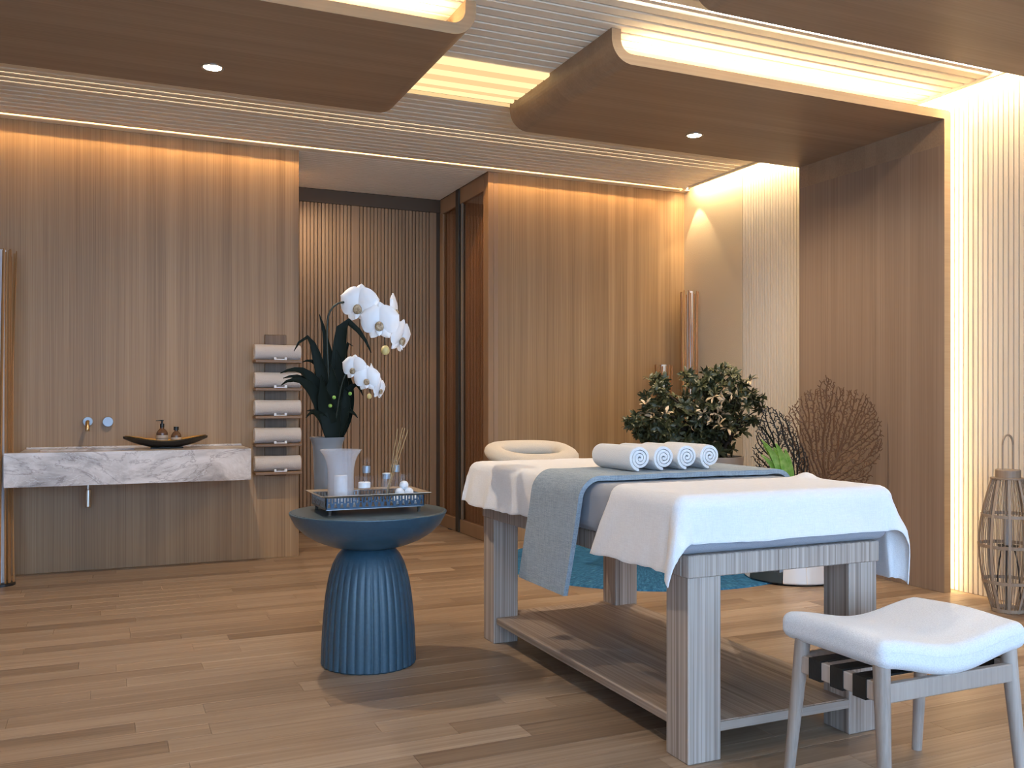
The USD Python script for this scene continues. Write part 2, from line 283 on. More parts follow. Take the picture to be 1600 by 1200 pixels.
def marble():
    n = {'tc': ('texture_coordinate', {}), 'mp': ('mapping', dict(scale=(1.1, 1.6, 2.6), rotation=(0, .25, 0))), 'n1': ('noise_texture', dict(scale=2.6, detail=9., roughness=.62, distortion=1.1)),
         'r1': ('rgb_ramp', dict(ramp=[(.30, (.28, .235, .21)), (.43, (.47, .41, .38)), (.56, (.64, .575, .545)), (.72, (.76, .70, .67))])),
         'n2': ('noise_texture', dict(scale=1.7, detail=8., roughness=.6, distortion=1.8)), 's': ('math', dict(math_type='subtract', value2=.5)), 'ab': ('math', dict(math_type='absolute')),
         'r2': ('rgb_ramp', dict(ramp=[(0.0, (.45, .41, .40)), (.012, (.78, .75, .74)), (.03, (1, 1, 1)), (1, (1, 1, 1))])),
         'n3': ('noise_texture', dict(scale=2.2, detail=7., roughness=.6, distortion=2.4)), 's3': ('math', dict(math_type='subtract', value2=.46)), 'ab3': ('math', dict(math_type='absolute')), 'r3': ('rgb_ramp', dict(ramp=[(0.0, (1, 1, 1)), (.004, (.18, .18, .18)), (.009, (0, 0, 0)), (1, (0, 0, 0))])),
         'mx': ('mix', dict(mix_type='multiply', fac=.75)), 'm3': ('mix', dict(mix_type='mix', color2=(.72, .69, .67))), 'p': ('principled_bsdf', dict(roughness=.25))}
    L = [('tc.object', 'mp.vector'), ('mp.vector', 'n1.vector'), ('mp.vector', 'n2.vector'), ('mp.vector', 'n3.vector'), ('n1.fac', 'r1.fac'), ('n2.fac', 's.value1'), ('s.value', 'ab.value1'), ('ab.value', 'r2.fac'), ('r1.color', 'mx.color1'), ('r2.color', 'mx.color2'),
         ('n3.fac', 's3.value1'), ('s3.value', 'ab3.value1'), ('ab3.value', 'r3.fac'), ('r3.color', 'm3.fac'), ('mx.color', 'm3.color1'), ('m3.color', 'p.base_color')]
    M['marble'] = usdkit.material(stage, '/World/Looks/marble', n, L, surface='p.BSDF')
marble()
lamp('led_wall', WARM, L_WALL); lamp('led_cove', WARM2, L_COVE); lamp('led_canopy', WARM2, L_CANOPY); lamp('led_portal', WARM2, L_PORTAL); lamp('led_line', NEUTRAL, L_LINE)
lamp('down_lens', NEUTRAL, 30); lamp('slat_glow', (1.0, .74, .36), L_SLAT_GLOW); lamp('slat_glow_dim', (1.0, .68, .32), L_SLAT_GLOW * .72); lamp('thin_glow', (1.0, .74, .42), L_THIN)  # slat glow: light falling on ceiling slats, painted as emission

# ------------------------------------------------------------------ the room
XL, XR, YB, YF, YH, ZC = -2.2, 4.32, -1.6, 6.252, 7.33, 2.744
HX0, HX1 = 1.193, 2.58                                       # the alcove between the two veneered walls
fl = Thing('floor', 'wide wood plank floor in mixed oak tones', 'floor', kind='structure')
fl.part('subfloor', box((XL - .1, YB - .1, -.12), (XR + .1, YH + .1, -.012)), 'alcove_dark')
PW = .105; planks = []
y = YB; row = 0
while y < YH:
    y1 = min(y + PW, YH); x = XL - random.uniform(0, 1.2)
    while x < XR:
        x1 = x + random.choice([.62, .8, .95, 1.1, 1.3])
        a, b = max(x, XL), min(x1, XR)
        if y1 > YF + .06: a, b = max(a, HX0), min(b, HX1)
        if b - a > .02: planks.append((a, b, y, y1))
        x = x1
    y = y1; row += 1
def plank_area(p):
    cx, cy = (p[0] + p[1]) / 2, (p[2] + p[3]) / 2; d = _fw[0] * cx + _fw[1] * cy
    if d < 1.2: return 0
    u = F * (_rt[0] * cx + _rt[1] * cy) / d
    return 0 if abs(u) > 800 + F * .45 / d or F * 1.05 / d > 660 else (p[1] - p[0]) / d**3
planks.sort(key=plank_area, reverse=True); rest, tones = [], []
for k, (a, b, c, d) in enumerate(planks):
    m = slab(a + .0004, b - .0004, c + .0004, d - .0004, -.012, 0, .0007); t = min(1, max(0, rng.normal(.48, .25)))
    if k < 280: fl.part('plank', m, 'plank', tone=t)
    else: rest.append(m); tones += [t] * len(m.vertices)
fl.part('plank_remainder', cat(rest), 'plank', kind='stuff', tone=tones, label='further floor planks of the same oak')

ce = Thing('ceiling', 'beige ceiling of narrow parallel slats', 'ceiling', kind='structure')
ce.part('ceiling_board', box((XL - .1, YB - .1, ZC + .075), (XR + .1, YH + .1, ZC + .13)), 'ceiling_back')
for a, b, c, d in ((XL, 4.215, YB, 3.29), (XL, 4.215, 3.318, 6.120), (XL, XR, 6.174, YF), (HX0, HX1, YF, YH)):
    ce.part('backing', box((a, c, ZC + .013), (b, d, ZC + .03)), 'ceiling_back')
near = []
def cslat(x0, x1, y0, y1): return turn(slab(x0, x1, y0, y1, -(ZC + .016), -ZC, .004) if False else slab(x0, x1, y0, y1, 0, .016, .0035), [0, 1, 2], False)
def ceil_slat(x0, x1, y0, y1):
    m = slab(x0, x1, y0, y1, 0, .016, .0045); v = m.vertices.copy(); v[:, 2] = ZC + .016 - v[:, 2]
    return trimesh.Trimesh(v, m.faces[:, ::-1], process=False)
ce.part('slot_side', box((XL, 6.117, ZC + .001), (4.215, 6.1215, ZC + .074)), 'ceiling_slat'); ce.part('slot_lip', box((XL, 6.174, ZC + .012), (XR - .012, 6.178, ZC + .074)), 'ceiling_slat')
yy = 6.116
while yy > 3.40:
    a = max(yy - .063, 3.318)
    ce.part('slat', ceil_slat(XL, 4.215, a, yy), 'ceiling_slat'); yy -= .075
    if a <= 3.33: break
yy = 3.29
while yy > YB:
    m = ceil_slat(XL, 4.215, yy - .063, yy)
    if yy > 2.0: ce.part('slat', m, 'ceiling_slat')
    else: near.append(m)
    yy -= .075
ce.part('slat_remainder', cat(near), 'ceiling_slat', kind='stuff', label='further ceiling slats behind the camera')
ce.part('slat', ceil_slat(XL, XR - .012, 6.174, YF - .001), 'ceiling_slat')
yy = YF + .012
while yy < YH - .02:
    ce.part('slat', ceil_slat(HX0 + .002, HX1 - .002, yy, min(yy + .04, YH - .002)), 'ceiling_slat'); yy += .048
ce.part('cove_cap', box((4.205, YB, ZC + .06), (XR, YF, ZC + .075)), 'ceiling_slat')
ce.part('cove_lip', box((4.205, YB, ZC - .012), (4.222, YF - .09, ZC + .06)), 'ceiling_slat')

for nm, x0, x1, lab in (('wall_back_left', XL, HX0, 'oak veneered wall behind the marble vanity'), ('wall_back_right', 2.66, XR, 'oak veneered wall right of the slatted alcove')):
    w = Thing(nm, lab, 'wall', kind='structure')
    w.part('veneer_panel', box((x0, YF, 0), (x1, YH, ZC + .07), .002), 'veneer_z')
w = Thing('wall_alcove', 'dark slatted wood wall at the back of the alcove', 'wall', kind='structure')
w.part('backing', box((HX0, YH, 0), (2.66, YH + .1, ZC + .07)), 'alcove_dark')
w.part('header', box((HX0, YH - .022, 2.635), (HX1, YH, ZC), .002), 'alcove_dark')
w.part('plain_board', box((1.818, YH - .016, 0), (1.884, YH, 2.635), .002), 'alcove_wood')
w.part('plain_board', box((2.486, YH - .016, 0), (2.545, YH, 2.635), .002), 'alcove_wood')
for a, b in ((1.22, 1.815), (1.888, 2.484)):
    k = round((b - a) / .0305); p = (b - a) / k
    for i in range(k):
        w.part('slat', box((a + i * p + .002, YH - .015, 0), (a + (i + 1) * p - .003, YH - .001, 2.635), .003), 'alcove_wood')
w = Thing('wall_right', 'pale fluted wall with a plastered end bay', 'wall', kind='structure')
w.part('backing', box((XR, YB, 0), (XR + .1, YF, ZC + .07)), 'wall_back')
w.part('plaster', box((XR - .013, 5.505, 0), (XR, YF, ZC + .03), .001), 'plaster')
near = []; k = 0; yy = 5.50
while yy > 0.6:
    m = turn(slab(0, ZC + .03, yy - .0268, yy, 0, .013, .003), [2, 1, 0], True); v = m.vertices; v[:, 0] = XR - v[:, 0]; m = trimesh.Trimesh(v, m.faces[:, ::-1], process=False)
    if yy > 2.75: w.part('slat', m, 'wall_slat')
    else: near.append(m)
    yy -= .0303
w.part('slat_remainder', cat(near), 'wall_slat', kind='stuff', label='further wall slats nearer the camera')
w = Thing('wall_left', 'plain beige side wall', 'wall', kind='structure'); w.part('plaster', box((XL - .1, YB, 0), (XL, YH, ZC + .07)), 'paint')
w = Thing('wall_front', 'wall with full height glazing behind the camera', 'wall', kind='structure')
for a, b in (((XL, YB - .1, 0), (XR, YB, .08)), ((XL, YB - .1, 2.62), (XR, YB, ZC + .07)), ((XL, YB - .1, .08), (-2.0, YB, 2.62)), ((4.12, YB - .1, .08), (XR, YB, 2.62))): w.part('pier', box(a, b), 'paint')
w = Thing('window_1', 'full height aluminium window wall behind the camera', 'window', kind='structure')
for i in range(6):
    x = -2.0 + i * 6.12 / 5; w.part('mullion', box((x - .025, YB - .08, .08), (x + .025, YB - .02, 2.62), .004), 'alu')
    if i < 5: w.part('pane', box((x + .025, YB - .053, .08), (x + 6.12 / 5 - .025, YB - .047, 2.62)), 'glass_clear')

d = Thing('door_1', 'bronze glass sliding door with wood rails on the right side of the alcove', 'door', kind='structure')
d.part('core', box((2.625, YF, 0), (2.66, YH, ZC)), 'door_wood')
for a, b, c, e, mt in ((YF, 6.35, 0, ZC, 'alcove_wood'), (6.35, YH, 2.62, ZC, 'alcove_wood'), (6.35, YH, 0, .105, 'alcove_wood'), (7.25, YH, .105, 2.62, 'alcove_wood')):
    d.part('rail', box((HX1, a, c), (2.625, b, e), .003), mt)
d.part('post', box((2.565, 6.842, .004), (2.625, 6.91, ZC - .002), .003), 'dark_metal')
d.part('edge_trim', box((2.575, 6.80, .105), (2.60, 6.812, 2.62), .002), 'trim_brown')
d.part('pane', box((2.592, 6.35, .105), (2.598, 6.80, 2.62)), 'glass_bronze'); d.part('pane', box((2.592, 6.91, .105), (2.598, 7.25, 2.62)), 'glass_bronze')
k = 26
for i in range(k):
    a = 6.36 + i * .034
    if not 6.79 < a < 6.92 and a < 7.22: d.part('slat', box((2.612, a, .105), (2.625, a + .028, 2.62), .002), 'door_wood')

# ------------------------------------------------------------------ canopies and lamps
CY0, CY1, ZU = 3.612, 4.756, 2.589
def arc(cx, cz, r, a0, a1, n=10): return [(cx + r * math.cos(math.radians(a0 + (a1 - a0) * i / n)), cz + r * math.sin(math.radians(a0 + (a1 - a0) * i / n))) for i in range(n + 1)]
T = .05; zc = ZU + T / 2
def canopy(name, label, y0, y1, left_lip=None, right_lip=None, upright=None, x_end=None):
    t = Thing(name, label, 'ceiling canopy', ((left_lip or x_end or 0), y0, 0))
    pts = []
    if left_lip is not None: pts += [(left_lip + .022, ZC - .0005)] + arc(left_lip + .022 + .085, zc + .085, .085, 180, 270)
    else: pts += [(x_end, zc)]
    if right_lip is not None: pts += arc(right_lip - .022 - .085, zc + .085, .085, 270, 360) + [(right_lip - .022, ZC - .0005)]
    elif upright is not None: pts += [(upright + .025, zc), (upright + .025, 2.45)]
    shape = LineString(pts).buffer(.024, cap_style='flat', join_style='round', quad_segs=8)
    t.part('canopy', extrude(shape, 'y', y0, y1), 'veneer_x', 30)
    for yy in (y0, y1):                                       # lighter edge banding on both long edges
        t.part('edge_band', extrude(shape, 'y', yy - .0012, yy + .0012), 'veneer_edge', 30)
    if upright is not None:
        t.part('upright', box((upright + .001, y0, 0), (upright + .049, y1, 2.451), .0015), 'veneer_portal')
        t.part('edge_band', box((upright + .001, y0 - .0012, .001), (upright + .049, y0 + .0005, 2.451)), 'veneer_edge')
    return t
canopy('wooden_canopy', 'long wooden ceiling canopy with upturned end, over the vanity side of the room', CY0, CY1, right_lip=1.432, x_end=XL + .06)
canopy('wooden_canopy', 'wooden ceiling canopy that turns down into a full-height upright against the fluted wall', CY0, CY1, left_lip=2.098, upright=4.182)
canopy('wooden_canopy', 'wooden ceiling canopy cut off at the top right, nearest the camera', 1.84, 2.987, left_lip=2.098, upright=4.182)

canopy('wooden_canopy', 'long wooden ceiling canopy added nearer the camera on the vanity side, out of view', 1.84, 2.987, right_lip=1.432, x_end=XL + .06)  # added unseen canopy, carries a downlight and strip for the room light

def strip(label, a, b, mt, group=None, lens=None): return single('light_strip', label, 'light strip', box(a, b, .001), mt, loc=((a[0] + b[0]) / 2, (a[1] + b[1]) / 2, a[2]), group=group)
strip('thin white light line in the ceiling along the tops of the veneered walls', (XL + .02, 6.1216, ZC + .056), (4.20, 6.1236, ZC + .068), 'led_wall')
strip('bright cove light where the ceiling meets the fluted wall', (4.232, .2, ZC + .046), (4.292, 6.08, ZC + .056), 'led_cove')
strip('bright strip on top of the canopy with the upright, along its near edge', (2.24, 3.70, ZU + .0515), (4.12, 3.72, ZU + .058), 'led_canopy')
strip('bright strip on top of the vanity-side canopy, along its near edge', (-2.0, 3.70, ZU + .0515), (1.33, 3.72, ZU + .058), 'led_canopy')
strip('white light line in the ceiling beside the nearest canopy', (1.75, 3.292, ZC + .008), (4.20, 3.316, ZC + .012), 'led_line')
strip('upright light strip hidden between the portal upright and the fluted wall', (4.2315, 3.66, .001), (4.240, 3.68, 2.55), 'led_portal')
strip('upright light strip added out of sight behind the far edge of the portal upright', (4.2315, 4.69, .001), (4.240, 4.70, 2.55), 'thin_glow')  # added strip, hidden behind the upright
strip('bright strip on top of the canopy nearest the camera, added out of view for warm bounce', (2.24, 1.93, ZU + .0515), (4.12, 1.95, ZU + .058), 'led_canopy')  # strips on both near canopies are added, unseen, for warm bounce
strip('bright strip on top of the near vanity-side canopy, added out of view for warm bounce', (-2.0, 1.93, ZU + .0515), (1.33, 1.95, ZU + .058), 'led_canopy')
for i, dy in enumerate((5.47, 5.545, 5.62)):  # glow of lit slats, painted as three emissive lines
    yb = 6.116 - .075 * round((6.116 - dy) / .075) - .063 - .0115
    strip(('nearest', 'middle', 'farthest')[i] + ' of three thin yellow glow lines painted in between the ceiling slats', (XL + .02, yb, ZC + .003), (4.19, yb + .0105, ZC + .006), 'thin_glow')
strip('short thin yellow light line at the back of the alcove ceiling', (1.30, 7.205, ZC + .002), (2.35, 7.211, ZC + .004), 'thin_glow')
t = Thing('ceiling_light', 'warm glow on the ceiling between the two canopies, painted as emissive slats', 'ceiling glow', (1.765, 4.53, ZC))  # lamp glow on the ceiling slats, painted with emissive slats
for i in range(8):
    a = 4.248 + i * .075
    t.part('diffuser_slat', ceil_slat(1.40, 2.13, a, a + (.068 if i < 5 else .045)), 'slat_glow') if False else t.part('diffuser_slat', moved(ceil_slat(1.40, 2.13, a, a + (.066 if i < 5 else .036 - .009 * (i - 5))), (0, 0, -.0165)), ('slat_glow', 'slat_glow_dim')[i % 2])
for label, c in (('recessed round downlight in the vanity-side canopy', (.449, 4.424)), ('recessed round downlight in the canopy with the upright', (3.117, 4.422)),
                 ('recessed round downlight added out of view in the nearest canopy', (3.117, 2.22)), ('recessed round downlight added out of view in the near canopy on the vanity side', (.449, 2.42)), ('recessed round downlight added out of sight in the alcove ceiling', (1.262, 6.90))):  # near-canopy and alcove downlights are added, unseen, to light the room
    t = Thing('downlight', label, 'downlight', (c[0], c[1], ZU if c[1] < 6 else ZC)); zl = ZU if c[1] < 6 else ZC
    t.part('trim_ring', lathe([(.040, 0.0), (.050, -.003), (.052, .0), (.052, .004), (.040, .004), (.040, 0.0)], (c[0], c[1], zl - .0015), 32), 'steel', 30)
    t.part('lens', lathe([(0, -.0015), (.040, -.0015), (.040, .002), (0, .002)], (c[0], c[1], zl - .001), 32), 'down_lens')
def spot(name, p, target, power, cone, soft, color, r=.02):
    s = UsdLux.SphereLight.Define(stage, '/World/' + name); s.CreateRadiusAttr(r); s.CreateIntensityAttr(power); s.CreateColorAttr(color); s.CreateNormalizeAttr(False)
    sh = UsdLux.ShapingAPI.Apply(s.GetPrim()); sh.CreateShapingConeAngleAttr(cone); sh.CreateShapingConeSoftnessAttr(soft)
    R = frame(-(np.array(target) - np.array(p)), (0, 1, .01)); Mx = Gf.Matrix4d(*[float(v) for v in np.block([[R.T, np.zeros((3, 1))], [np.array(p)[None], np.ones((1, 1))]]).ravel()])
    s.AddTransformOp().Set(Mx)
for k, c in enumerate(((.449, 4.424), (3.117, 4.422), (3.117, 2.22), (.449, 2.42))):  # the two nearer beams are added from out of view
    spot('downlight_beam' + (f'_{k:03d}' if k else ''), (*c, ZU - .03), (*c, 0), L_DOWN * (1.65 if c[1] > 3 else .6), 80, 1.0, NEUTRAL)
spot('alcove_beam', (1.262, 6.90, ZC - .03), (1.95, 6.95, .9), 2200, 75, 1.0, NEUTRAL)  # added hidden beam that brightens the alcove and its door
spot('corner_beam', (4.20, 6.06, ZC - .02), (4.30, 6.00, 1.6), 2600, 30, .15, WARM2, .012)

# ------------------------------------------------------------------ massage table
TX0, TX1, TY0, TY1 = 1.53, 2.25, 2.20, 3.76
MX0, MX1, MY0, MY1, MZ = 1.492, 2.308, 2.19, 3.84, .772
t = Thing('massage_table', 'grey-oak massage table with low shelf and padded grey top', 'massage table', (1.89, 2.98, 0))
LW = .115
for x, y in ((TX0, TY0), (TX1 - LW, TY0), (TX0, TY1 - LW), (TX1 - LW, TY1 - LW)):
    t.part('leg', box((x, y, 0), (x + LW, y + LW, .541), .003), 'table_z')
t.part('shelf', box((TX0 + .012, TY0 + .006, .082), (TX1 - .012, TY1 - .006, .112), .004), 'table_y')
for y in (TY0 + .0045, TY1 - .0045): t.part('shelf_edge', box((TX0 + .014, y - .0025, .084), (TX1 - .014, y + .0025, .110)), 'table_x')
for a, b, c, d in ((TX0 - .004, TX1 + .004, TY0 - .006, TY0 + .03), (TX0 - .004, TX1 + .004, TY1 - .03, TY1 + .006), (TX0 - .006, TX0 + .03, TY0 + .03, TY1 - .03), (TX1 - .03, TX1 + .006, TY0 + .03, TY1 - .03)):
    t.part('apron', box((a, c, .539), (b, d, .604), .003), 'table_z')
t.part('mattress', rbox((MX0, MY0, .604), (MX1, MY1, MZ), .042, 3), 'mattress', 40)
# face cradle: a padded ring beyond the head end
cc = np.array([1.895, 4.035, .790]); P = []
for k in range(41):
    a = 2 * PI * k / 40; P.append(cc + np.array([.185 * np.sign(math.cos(a)) * abs(math.cos(a))**.8, .125 * np.sign(math.sin(a)) * abs(math.sin(a))**.8, .004 * math.cos(2 * a)]))
ring = tube(P, [.050] * 41, 16, False); ring.vertices[:, 2] = cc[2] + (ring.vertices[:, 2] - cc[2]) * .74 + (ring.vertices[:, 1] - cc[1]) * .22
cr = t.part('face_cradle', ring, 'cradle', True, label='cream padded ring at the head end')
t.part('pad', rbox((1.755, 3.955, .746), (2.035, 4.12, .786), .016), 'cradle_pad', 40, parent=cr)
t.part('bracket', box((1.86, 3.60, .725), (1.93, 4.04, .742), .003), 'steel', parent=cr)

def drape(x0, x1, y0, y1, ztop, R, over, ny, nx, th, hem=.012, seed=0, flare=.10, ripple=.006, bumps=()):
    """A cloth over the mattress. over: (left, right, front, far) overhangs; None where the cloth ends on top."""
    l, r, f, b = over
    U = np.linspace(x0 - (l or 0), x1 + (r or 0), nx); V = np.linspace(y0 - (f or 0), y1 + (b or 0), ny)
    G = np.zeros((ny, nx, 3)); E = meshkit
    Rr = R * PI / 2
    for j, v0 in enumerate(V):
        for i, u0 in enumerate(U):
            u, v = u0, v0
            # ragged hem
            nv = (meshkit.fbm(np.array([v0 * 9, seed + .3, 0.]), 3, seed) - .5) * 2 * hem; nu = (meshkit.fbm(np.array([u0 * 9, seed + 5.3, 0.]), 3, seed + 3) - .5) * 2 * hem
            if l and u < x0: u = x0 - (x0 - u) * (1 + nv / l)
            if r and u > x1: u = x1 + (u - x1) * (1 + nv / r)
            if f and v < y0: v = y0 - (y0 - v) * (1 + .3 * nu / f)
            if b and v > y1: v = y1 + (v - y1) * (1 + nu / b)
            cx, cy = min(max(u, x0), x1), min(max(v, y0), y1)
            dx, dy = u - cx, v - cy; s = math.hypot(dx, dy); s *= 1 - .10 * min(1, 2 * abs(dx * dy) / (s * s + 1e-12))
            if s < 1e-9:
                z = ztop + .0025 * (meshkit.fbm(np.array([u * 14, v * 14, seed]), 3, seed) - .5) * 2
                for (bx, by, br, bh) in bumps: z += bh * math.exp(-((u - bx)**2 + (v - by)**2) / br**2)
                G[j, i] = (u, v, z); continue
            ex, ey = dx / s, dy / s
            if s < Rr: o, dz = R * math.sin(s / R), R * (1 - math.cos(s / R))
            else:
                q = s - Rr; wob = meshkit.fbm(np.array([(u if abs(ey) > abs(ex) else v) * 11, q * 3, seed + 9.]), 3, seed + 1) - .5
                corner = 2 * abs(ex * ey)
                o = R + (flare(cy) if callable(flare) else flare) * q * (1 + .35 * corner) + ripple * 2 * wob * min(1, q / .08) + .02 * corner * min(1, q / .1); dz = R + q * .985
            G[j, i] = (cx + ex * o, cy + ey * o, ztop - dz + .0)
    return sheet(G, th)
IN = .036
m = drape(MX0 + IN, MX1 - IN, MY0 + IN, 2.57, MZ + .0055, .042, (.255, .335, .165, None), 56, 120, .004, hem=.016, seed=3, flare=.09, ripple=.010, bumps=((2.255, 2.53, .034, .019),))
v = m.vertices; k = np.clip((MZ - .03 - v[:, 2]) / .25, 0, 1); far = np.clip((v[:, 1] - 2.3) / .27, 0, 1)
v[:, 1] += .13 * k * far * (np.abs(v[:, 0] - 1.9) > .4)
single('linen_sheet', 'white linen sheet draped over the foot end of the massage table, corners hanging', 'sheet', m, 'cloth_white', True, loc=(1.9, 2.4, MZ))
m = drape(MX0 + IN, MX1 - IN, 3.088, MY1 - IN, MZ + .0055, .042, (.20, .20, None, .028), 48, 104, .004, hem=.022, seed=11, flare=lambda v: .05 + .20 * min(1, max(0, (v - 3.15) / .4)), ripple=.010)
single('linen_sheet', 'white linen sheet at the head end of the massage table, partly under the blue throw', 'sheet', m, 'cloth_white', True, loc=(1.9, 3.4, MZ))
m = drape(MX0 + IN - .004, MX1 - IN + .004, 2.705, 3.075, MZ + .0165, .068, (.45, .44, None, None), 22, 130, .017, hem=.001, seed=5, flare=.055, ripple=.003)
v = m.vertices; k = np.clip((MZ - v[:, 2]) / .46, 0, 1); v[:, 1] += .10 * k
tb = Thing('throw', 'folded blue-grey linen throw hanging over the side of the massage table', 'throw', (1.9, 2.9, MZ))
tb.part('cloth', m, 'throw_blue', 40)

# rolled towels
def spiral_roll(radius, turns, length, th, seed=0, start=0.0):
    pitch = (radius - th / 2 - .004) / turns; a = np.linspace(.35, turns * 2 * PI, int(26 * turns)); r = .004 + pitch * a / (2 * PI)
    L = LineString(np.c_[r * np.cos(a + start), r * np.sin(a + start)]); g = L.buffer(pitch * .40, cap_style='round', quad_segs=3, join_style='round').simplify(.0002)
    g = Polygon(g.exterior)
    V2, F2 = trimesh.creation.triangulate_polygon(g, engine='earcut'); ext = np.array(g.exterior.coords)[:-1]
    zs = np.array([0, .0035, .009, .03, length / 2, length - .03, length - .009, length - .0035, length]); sc = np.array([.94, .975, .995, 1, 1, 1, .995, .975, .94])
    n = len(ext); V = []; 
    for z, s in zip(zs, sc):
        wob = 1 + .012 * np.sin(3 * np.arctan2(ext[:, 1], ext[:, 0]) + z * 20 + seed)
        V.append(np.c_[ext * (s * wob)[:, None], np.full(n, z)])
    Fs = []
    for i in range(len(zs) - 1):
        j = np.arange(n); k2 = (j + 1) % n; o = i * n
        Fs += [np.c_[o + j, o + k2, o + n + k2], np.c_[o + j, o + n + k2, o + n + j]]
    w0 = 1 + .012 * np.sin(3 * np.arctan2(V2[:, 1], V2[:, 0]) + seed); o = len(zs) * n
    V.append(np.c_[V2 * .94 * w0[:, None], np.zeros(len(V2))]); V.append(np.c_[V2 * .94 * w0[:, None], np.full(len(V2), length)])
    Fs += [F2[:, ::-1] + o, F2 + o + len(V2)]
    m = trimesh.Trimesh(np.vstack(V), np.vstack(Fs), process=False)
    if not g.exterior.is_ccw: m.faces[:(len(zs) - 1) * 2 * n] = m.faces[:(len(zs) - 1) * 2 * n][:, ::-1]
    return m
TR = .050
roll = spiral_roll(TR, 3.1, .275, .013, 1, -2.4)
rollY = roll.copy(); rollY.vertices = np.c_[rollY.vertices[:, 0], rollY.vertices[:, 2], rollY.vertices[:, 1]]; rollY.faces = rollY.faces[:, ::-1]   # length along y
tz = MZ + .0255 + TR - .0015
labs = ['rolled white towel on the throw, leftmost of the four', 'rolled white towel on the throw, second from the left', 'rolled white towel on the throw, third from the left', 'rolled white towel on the throw, rightmost of the four']
first = None
for k, x in enumerate((1.735, 1.838, 1.941, 2.044)):
    if first is None:
        first = Thing('rolled_towel', labs[0], 'towel', (x, 2.79, tz), 'rolled towels on the massage table'); first.part('roll', moved(rollY, (x, 2.79, tz)), 'towel_white', 50)
    else: first.copy((x, 2.79 + .004 * k, tz), labs[k])

# ------------------------------------------------------------------ stool
t = Thing('stool', 'pale wooden stool with white saddle cushion and black straps', 'stool', (1.99, 1.86, 0))
SX0, SX1, SY0, SY1, SZ = 1.738, 2.262, 1.678, 2.062, .462
s = rbox((SX0, SY0, SZ - .078), (SX1, SY1, SZ), .030, 3, .016); v = s.vertices
q = np.clip((v[:, 0] - 2.0) / .26, -1, 1); bell = .5 + .5 * np.cos(PI * q)
low = np.clip((SZ - v[:, 2]) / .078, 0, 1)
v[:, 2] += -bell * (.034 + .006 * low) + .004 * (1 - low) * np.cos(PI * np.clip((v[:, 1] - 1.87) / .19, -1, 1))
cu = t.part('cushion', s, 'cushion', True)
yy = np.linspace(SX0 + .03, SX1 - .03, 24)
for ys in (SY0 + .0015, SY1 - .0015):
    t.part('piping', tube([(x, ys, SZ - .030 - (.5 + .5 * math.cos(PI * np.clip((x - 2.0) / .26, -1, 1))) * .036) for x in yy], .0022, 6), 'cushion', True, parent=cu)
for sx, sy in ((0, 0), (0, 1), (1, 0), (1, 1)):
    x, y = (1.764, 2.222)[sx], (1.708, 1.998)[sy]; ox, oy = (-.018, .012)[sx], (-.03, .03)[sy]
    t.part('leg', tube(np.linspace((x - ox * .15, y - oy * .15, .392), (x + ox, y + oy, 0), 8), np.linspace(.0215, .0145, 8), 14), 'stool_z', 40)
for y in (1.702, 2.004): t.part('rail', box((1.764, y - .011, .300), (2.222, y + .011, .348), .003), 'stool_x')
for x in (1.764, 2.222): t.part('rail', box((x - .012, 1.708, .300), (x + .012, 1.998, .348), .003), 'stool_x')
for y in (1.768, 1.848, 1.928):
    w = .022
    shp = sbox(1.764 - .016, .296, 2.222 + .016, .352).difference(sbox(1.764 + .015, .2, 2.222 - .015, .347)).difference(sbox(1.764 - .012, .300, 1.764 + .012, .348)).difference(sbox(2.222 - .012, .300, 2.222 + .012, .348))
    t.part('strap', extrude(shp, 'y', y - w, y + w), 'black_leather')

# ------------------------------------------------------------------ side table
SC = np.array([.966, 3.602, 0]); ZT = .606
t = Thing('side_table', 'blue-teal pedestal table with bowl-shaped top and fluted dome base', 'side table', SC)
NF = 34
def flute(th, z): return 1 - .030 * (1 - np.abs(np.cos(th * NF / 2))**.7) * np.clip((.42 - z) / .07, 0, 1)
t.part('base', lathe([(0, 0), (.184, 0), (.190, .006), (.188, .06), (.1845, .14), (.179, .21), (.173, .27), (.165, .32), (.156, .36), (.143, .40), (.125, .435), (.105, .458), (.09, .468), (0, .468)], SC, NF * 10, flute), 'teal', 30)
t.part('bowl_top', lathe([(0, .462), (.11, .464), (.16, .476), (.21, .496), (.255, .524), (.288, .556), (.306, .588), (.313, .604), (.3125, .607), (.309, .608), (0, ZT + .002)], SC, 96), 'teal', 30)
t.part('top_inlay', lathe([(0, ZT), (.306, ZT + .001), (.304, ZT + .0035), (0, ZT + .0035)], SC, 96), 'teal_top', 30)
ZT += .0035

# perforated tray
tx0, tx1, ty0, ty1, tz0, tz1 = .764, 1.157, 3.470, 3.735, .634, .680
t = Thing('tray', 'openwork metal tray with flared rim and small feet on the teal table', 'tray', (.96, 3.61, ZT))
def openwork(L, H, n):
    g = sbox(0, 0, L, H); p = L / n; holes = []
    for i in range(n):
        c = p * (i + .5); holes.append(Polygon([(c - p * .30, H * .14), (c + p * .30, H * .14), (c + p * .16, H * .40), (c + p * .15, H * .52), (c - p * .15, H * .52), (c - p * .16, H * .40)]))
        holes.append(sbox(c - p * .17, H * .62, c + p * .17, H * .93))
        if i: holes.append(sbox(p * i - p * .12, H * .50, p * i + p * .12, H * .93))
    return g.difference(unary_union(holes))
w = openwork(tx1 - tx0, tz1 - tz0, 16); d = openwork(ty1 - ty0, tz1 - tz0, 11)
for y, mt in ((ty0, 'tray_blue'), (ty1 - .003, 'tray_metal')): t.part('side', moved(extrude(w, 'y', 0, .003), (tx0, y, tz0)), mt)
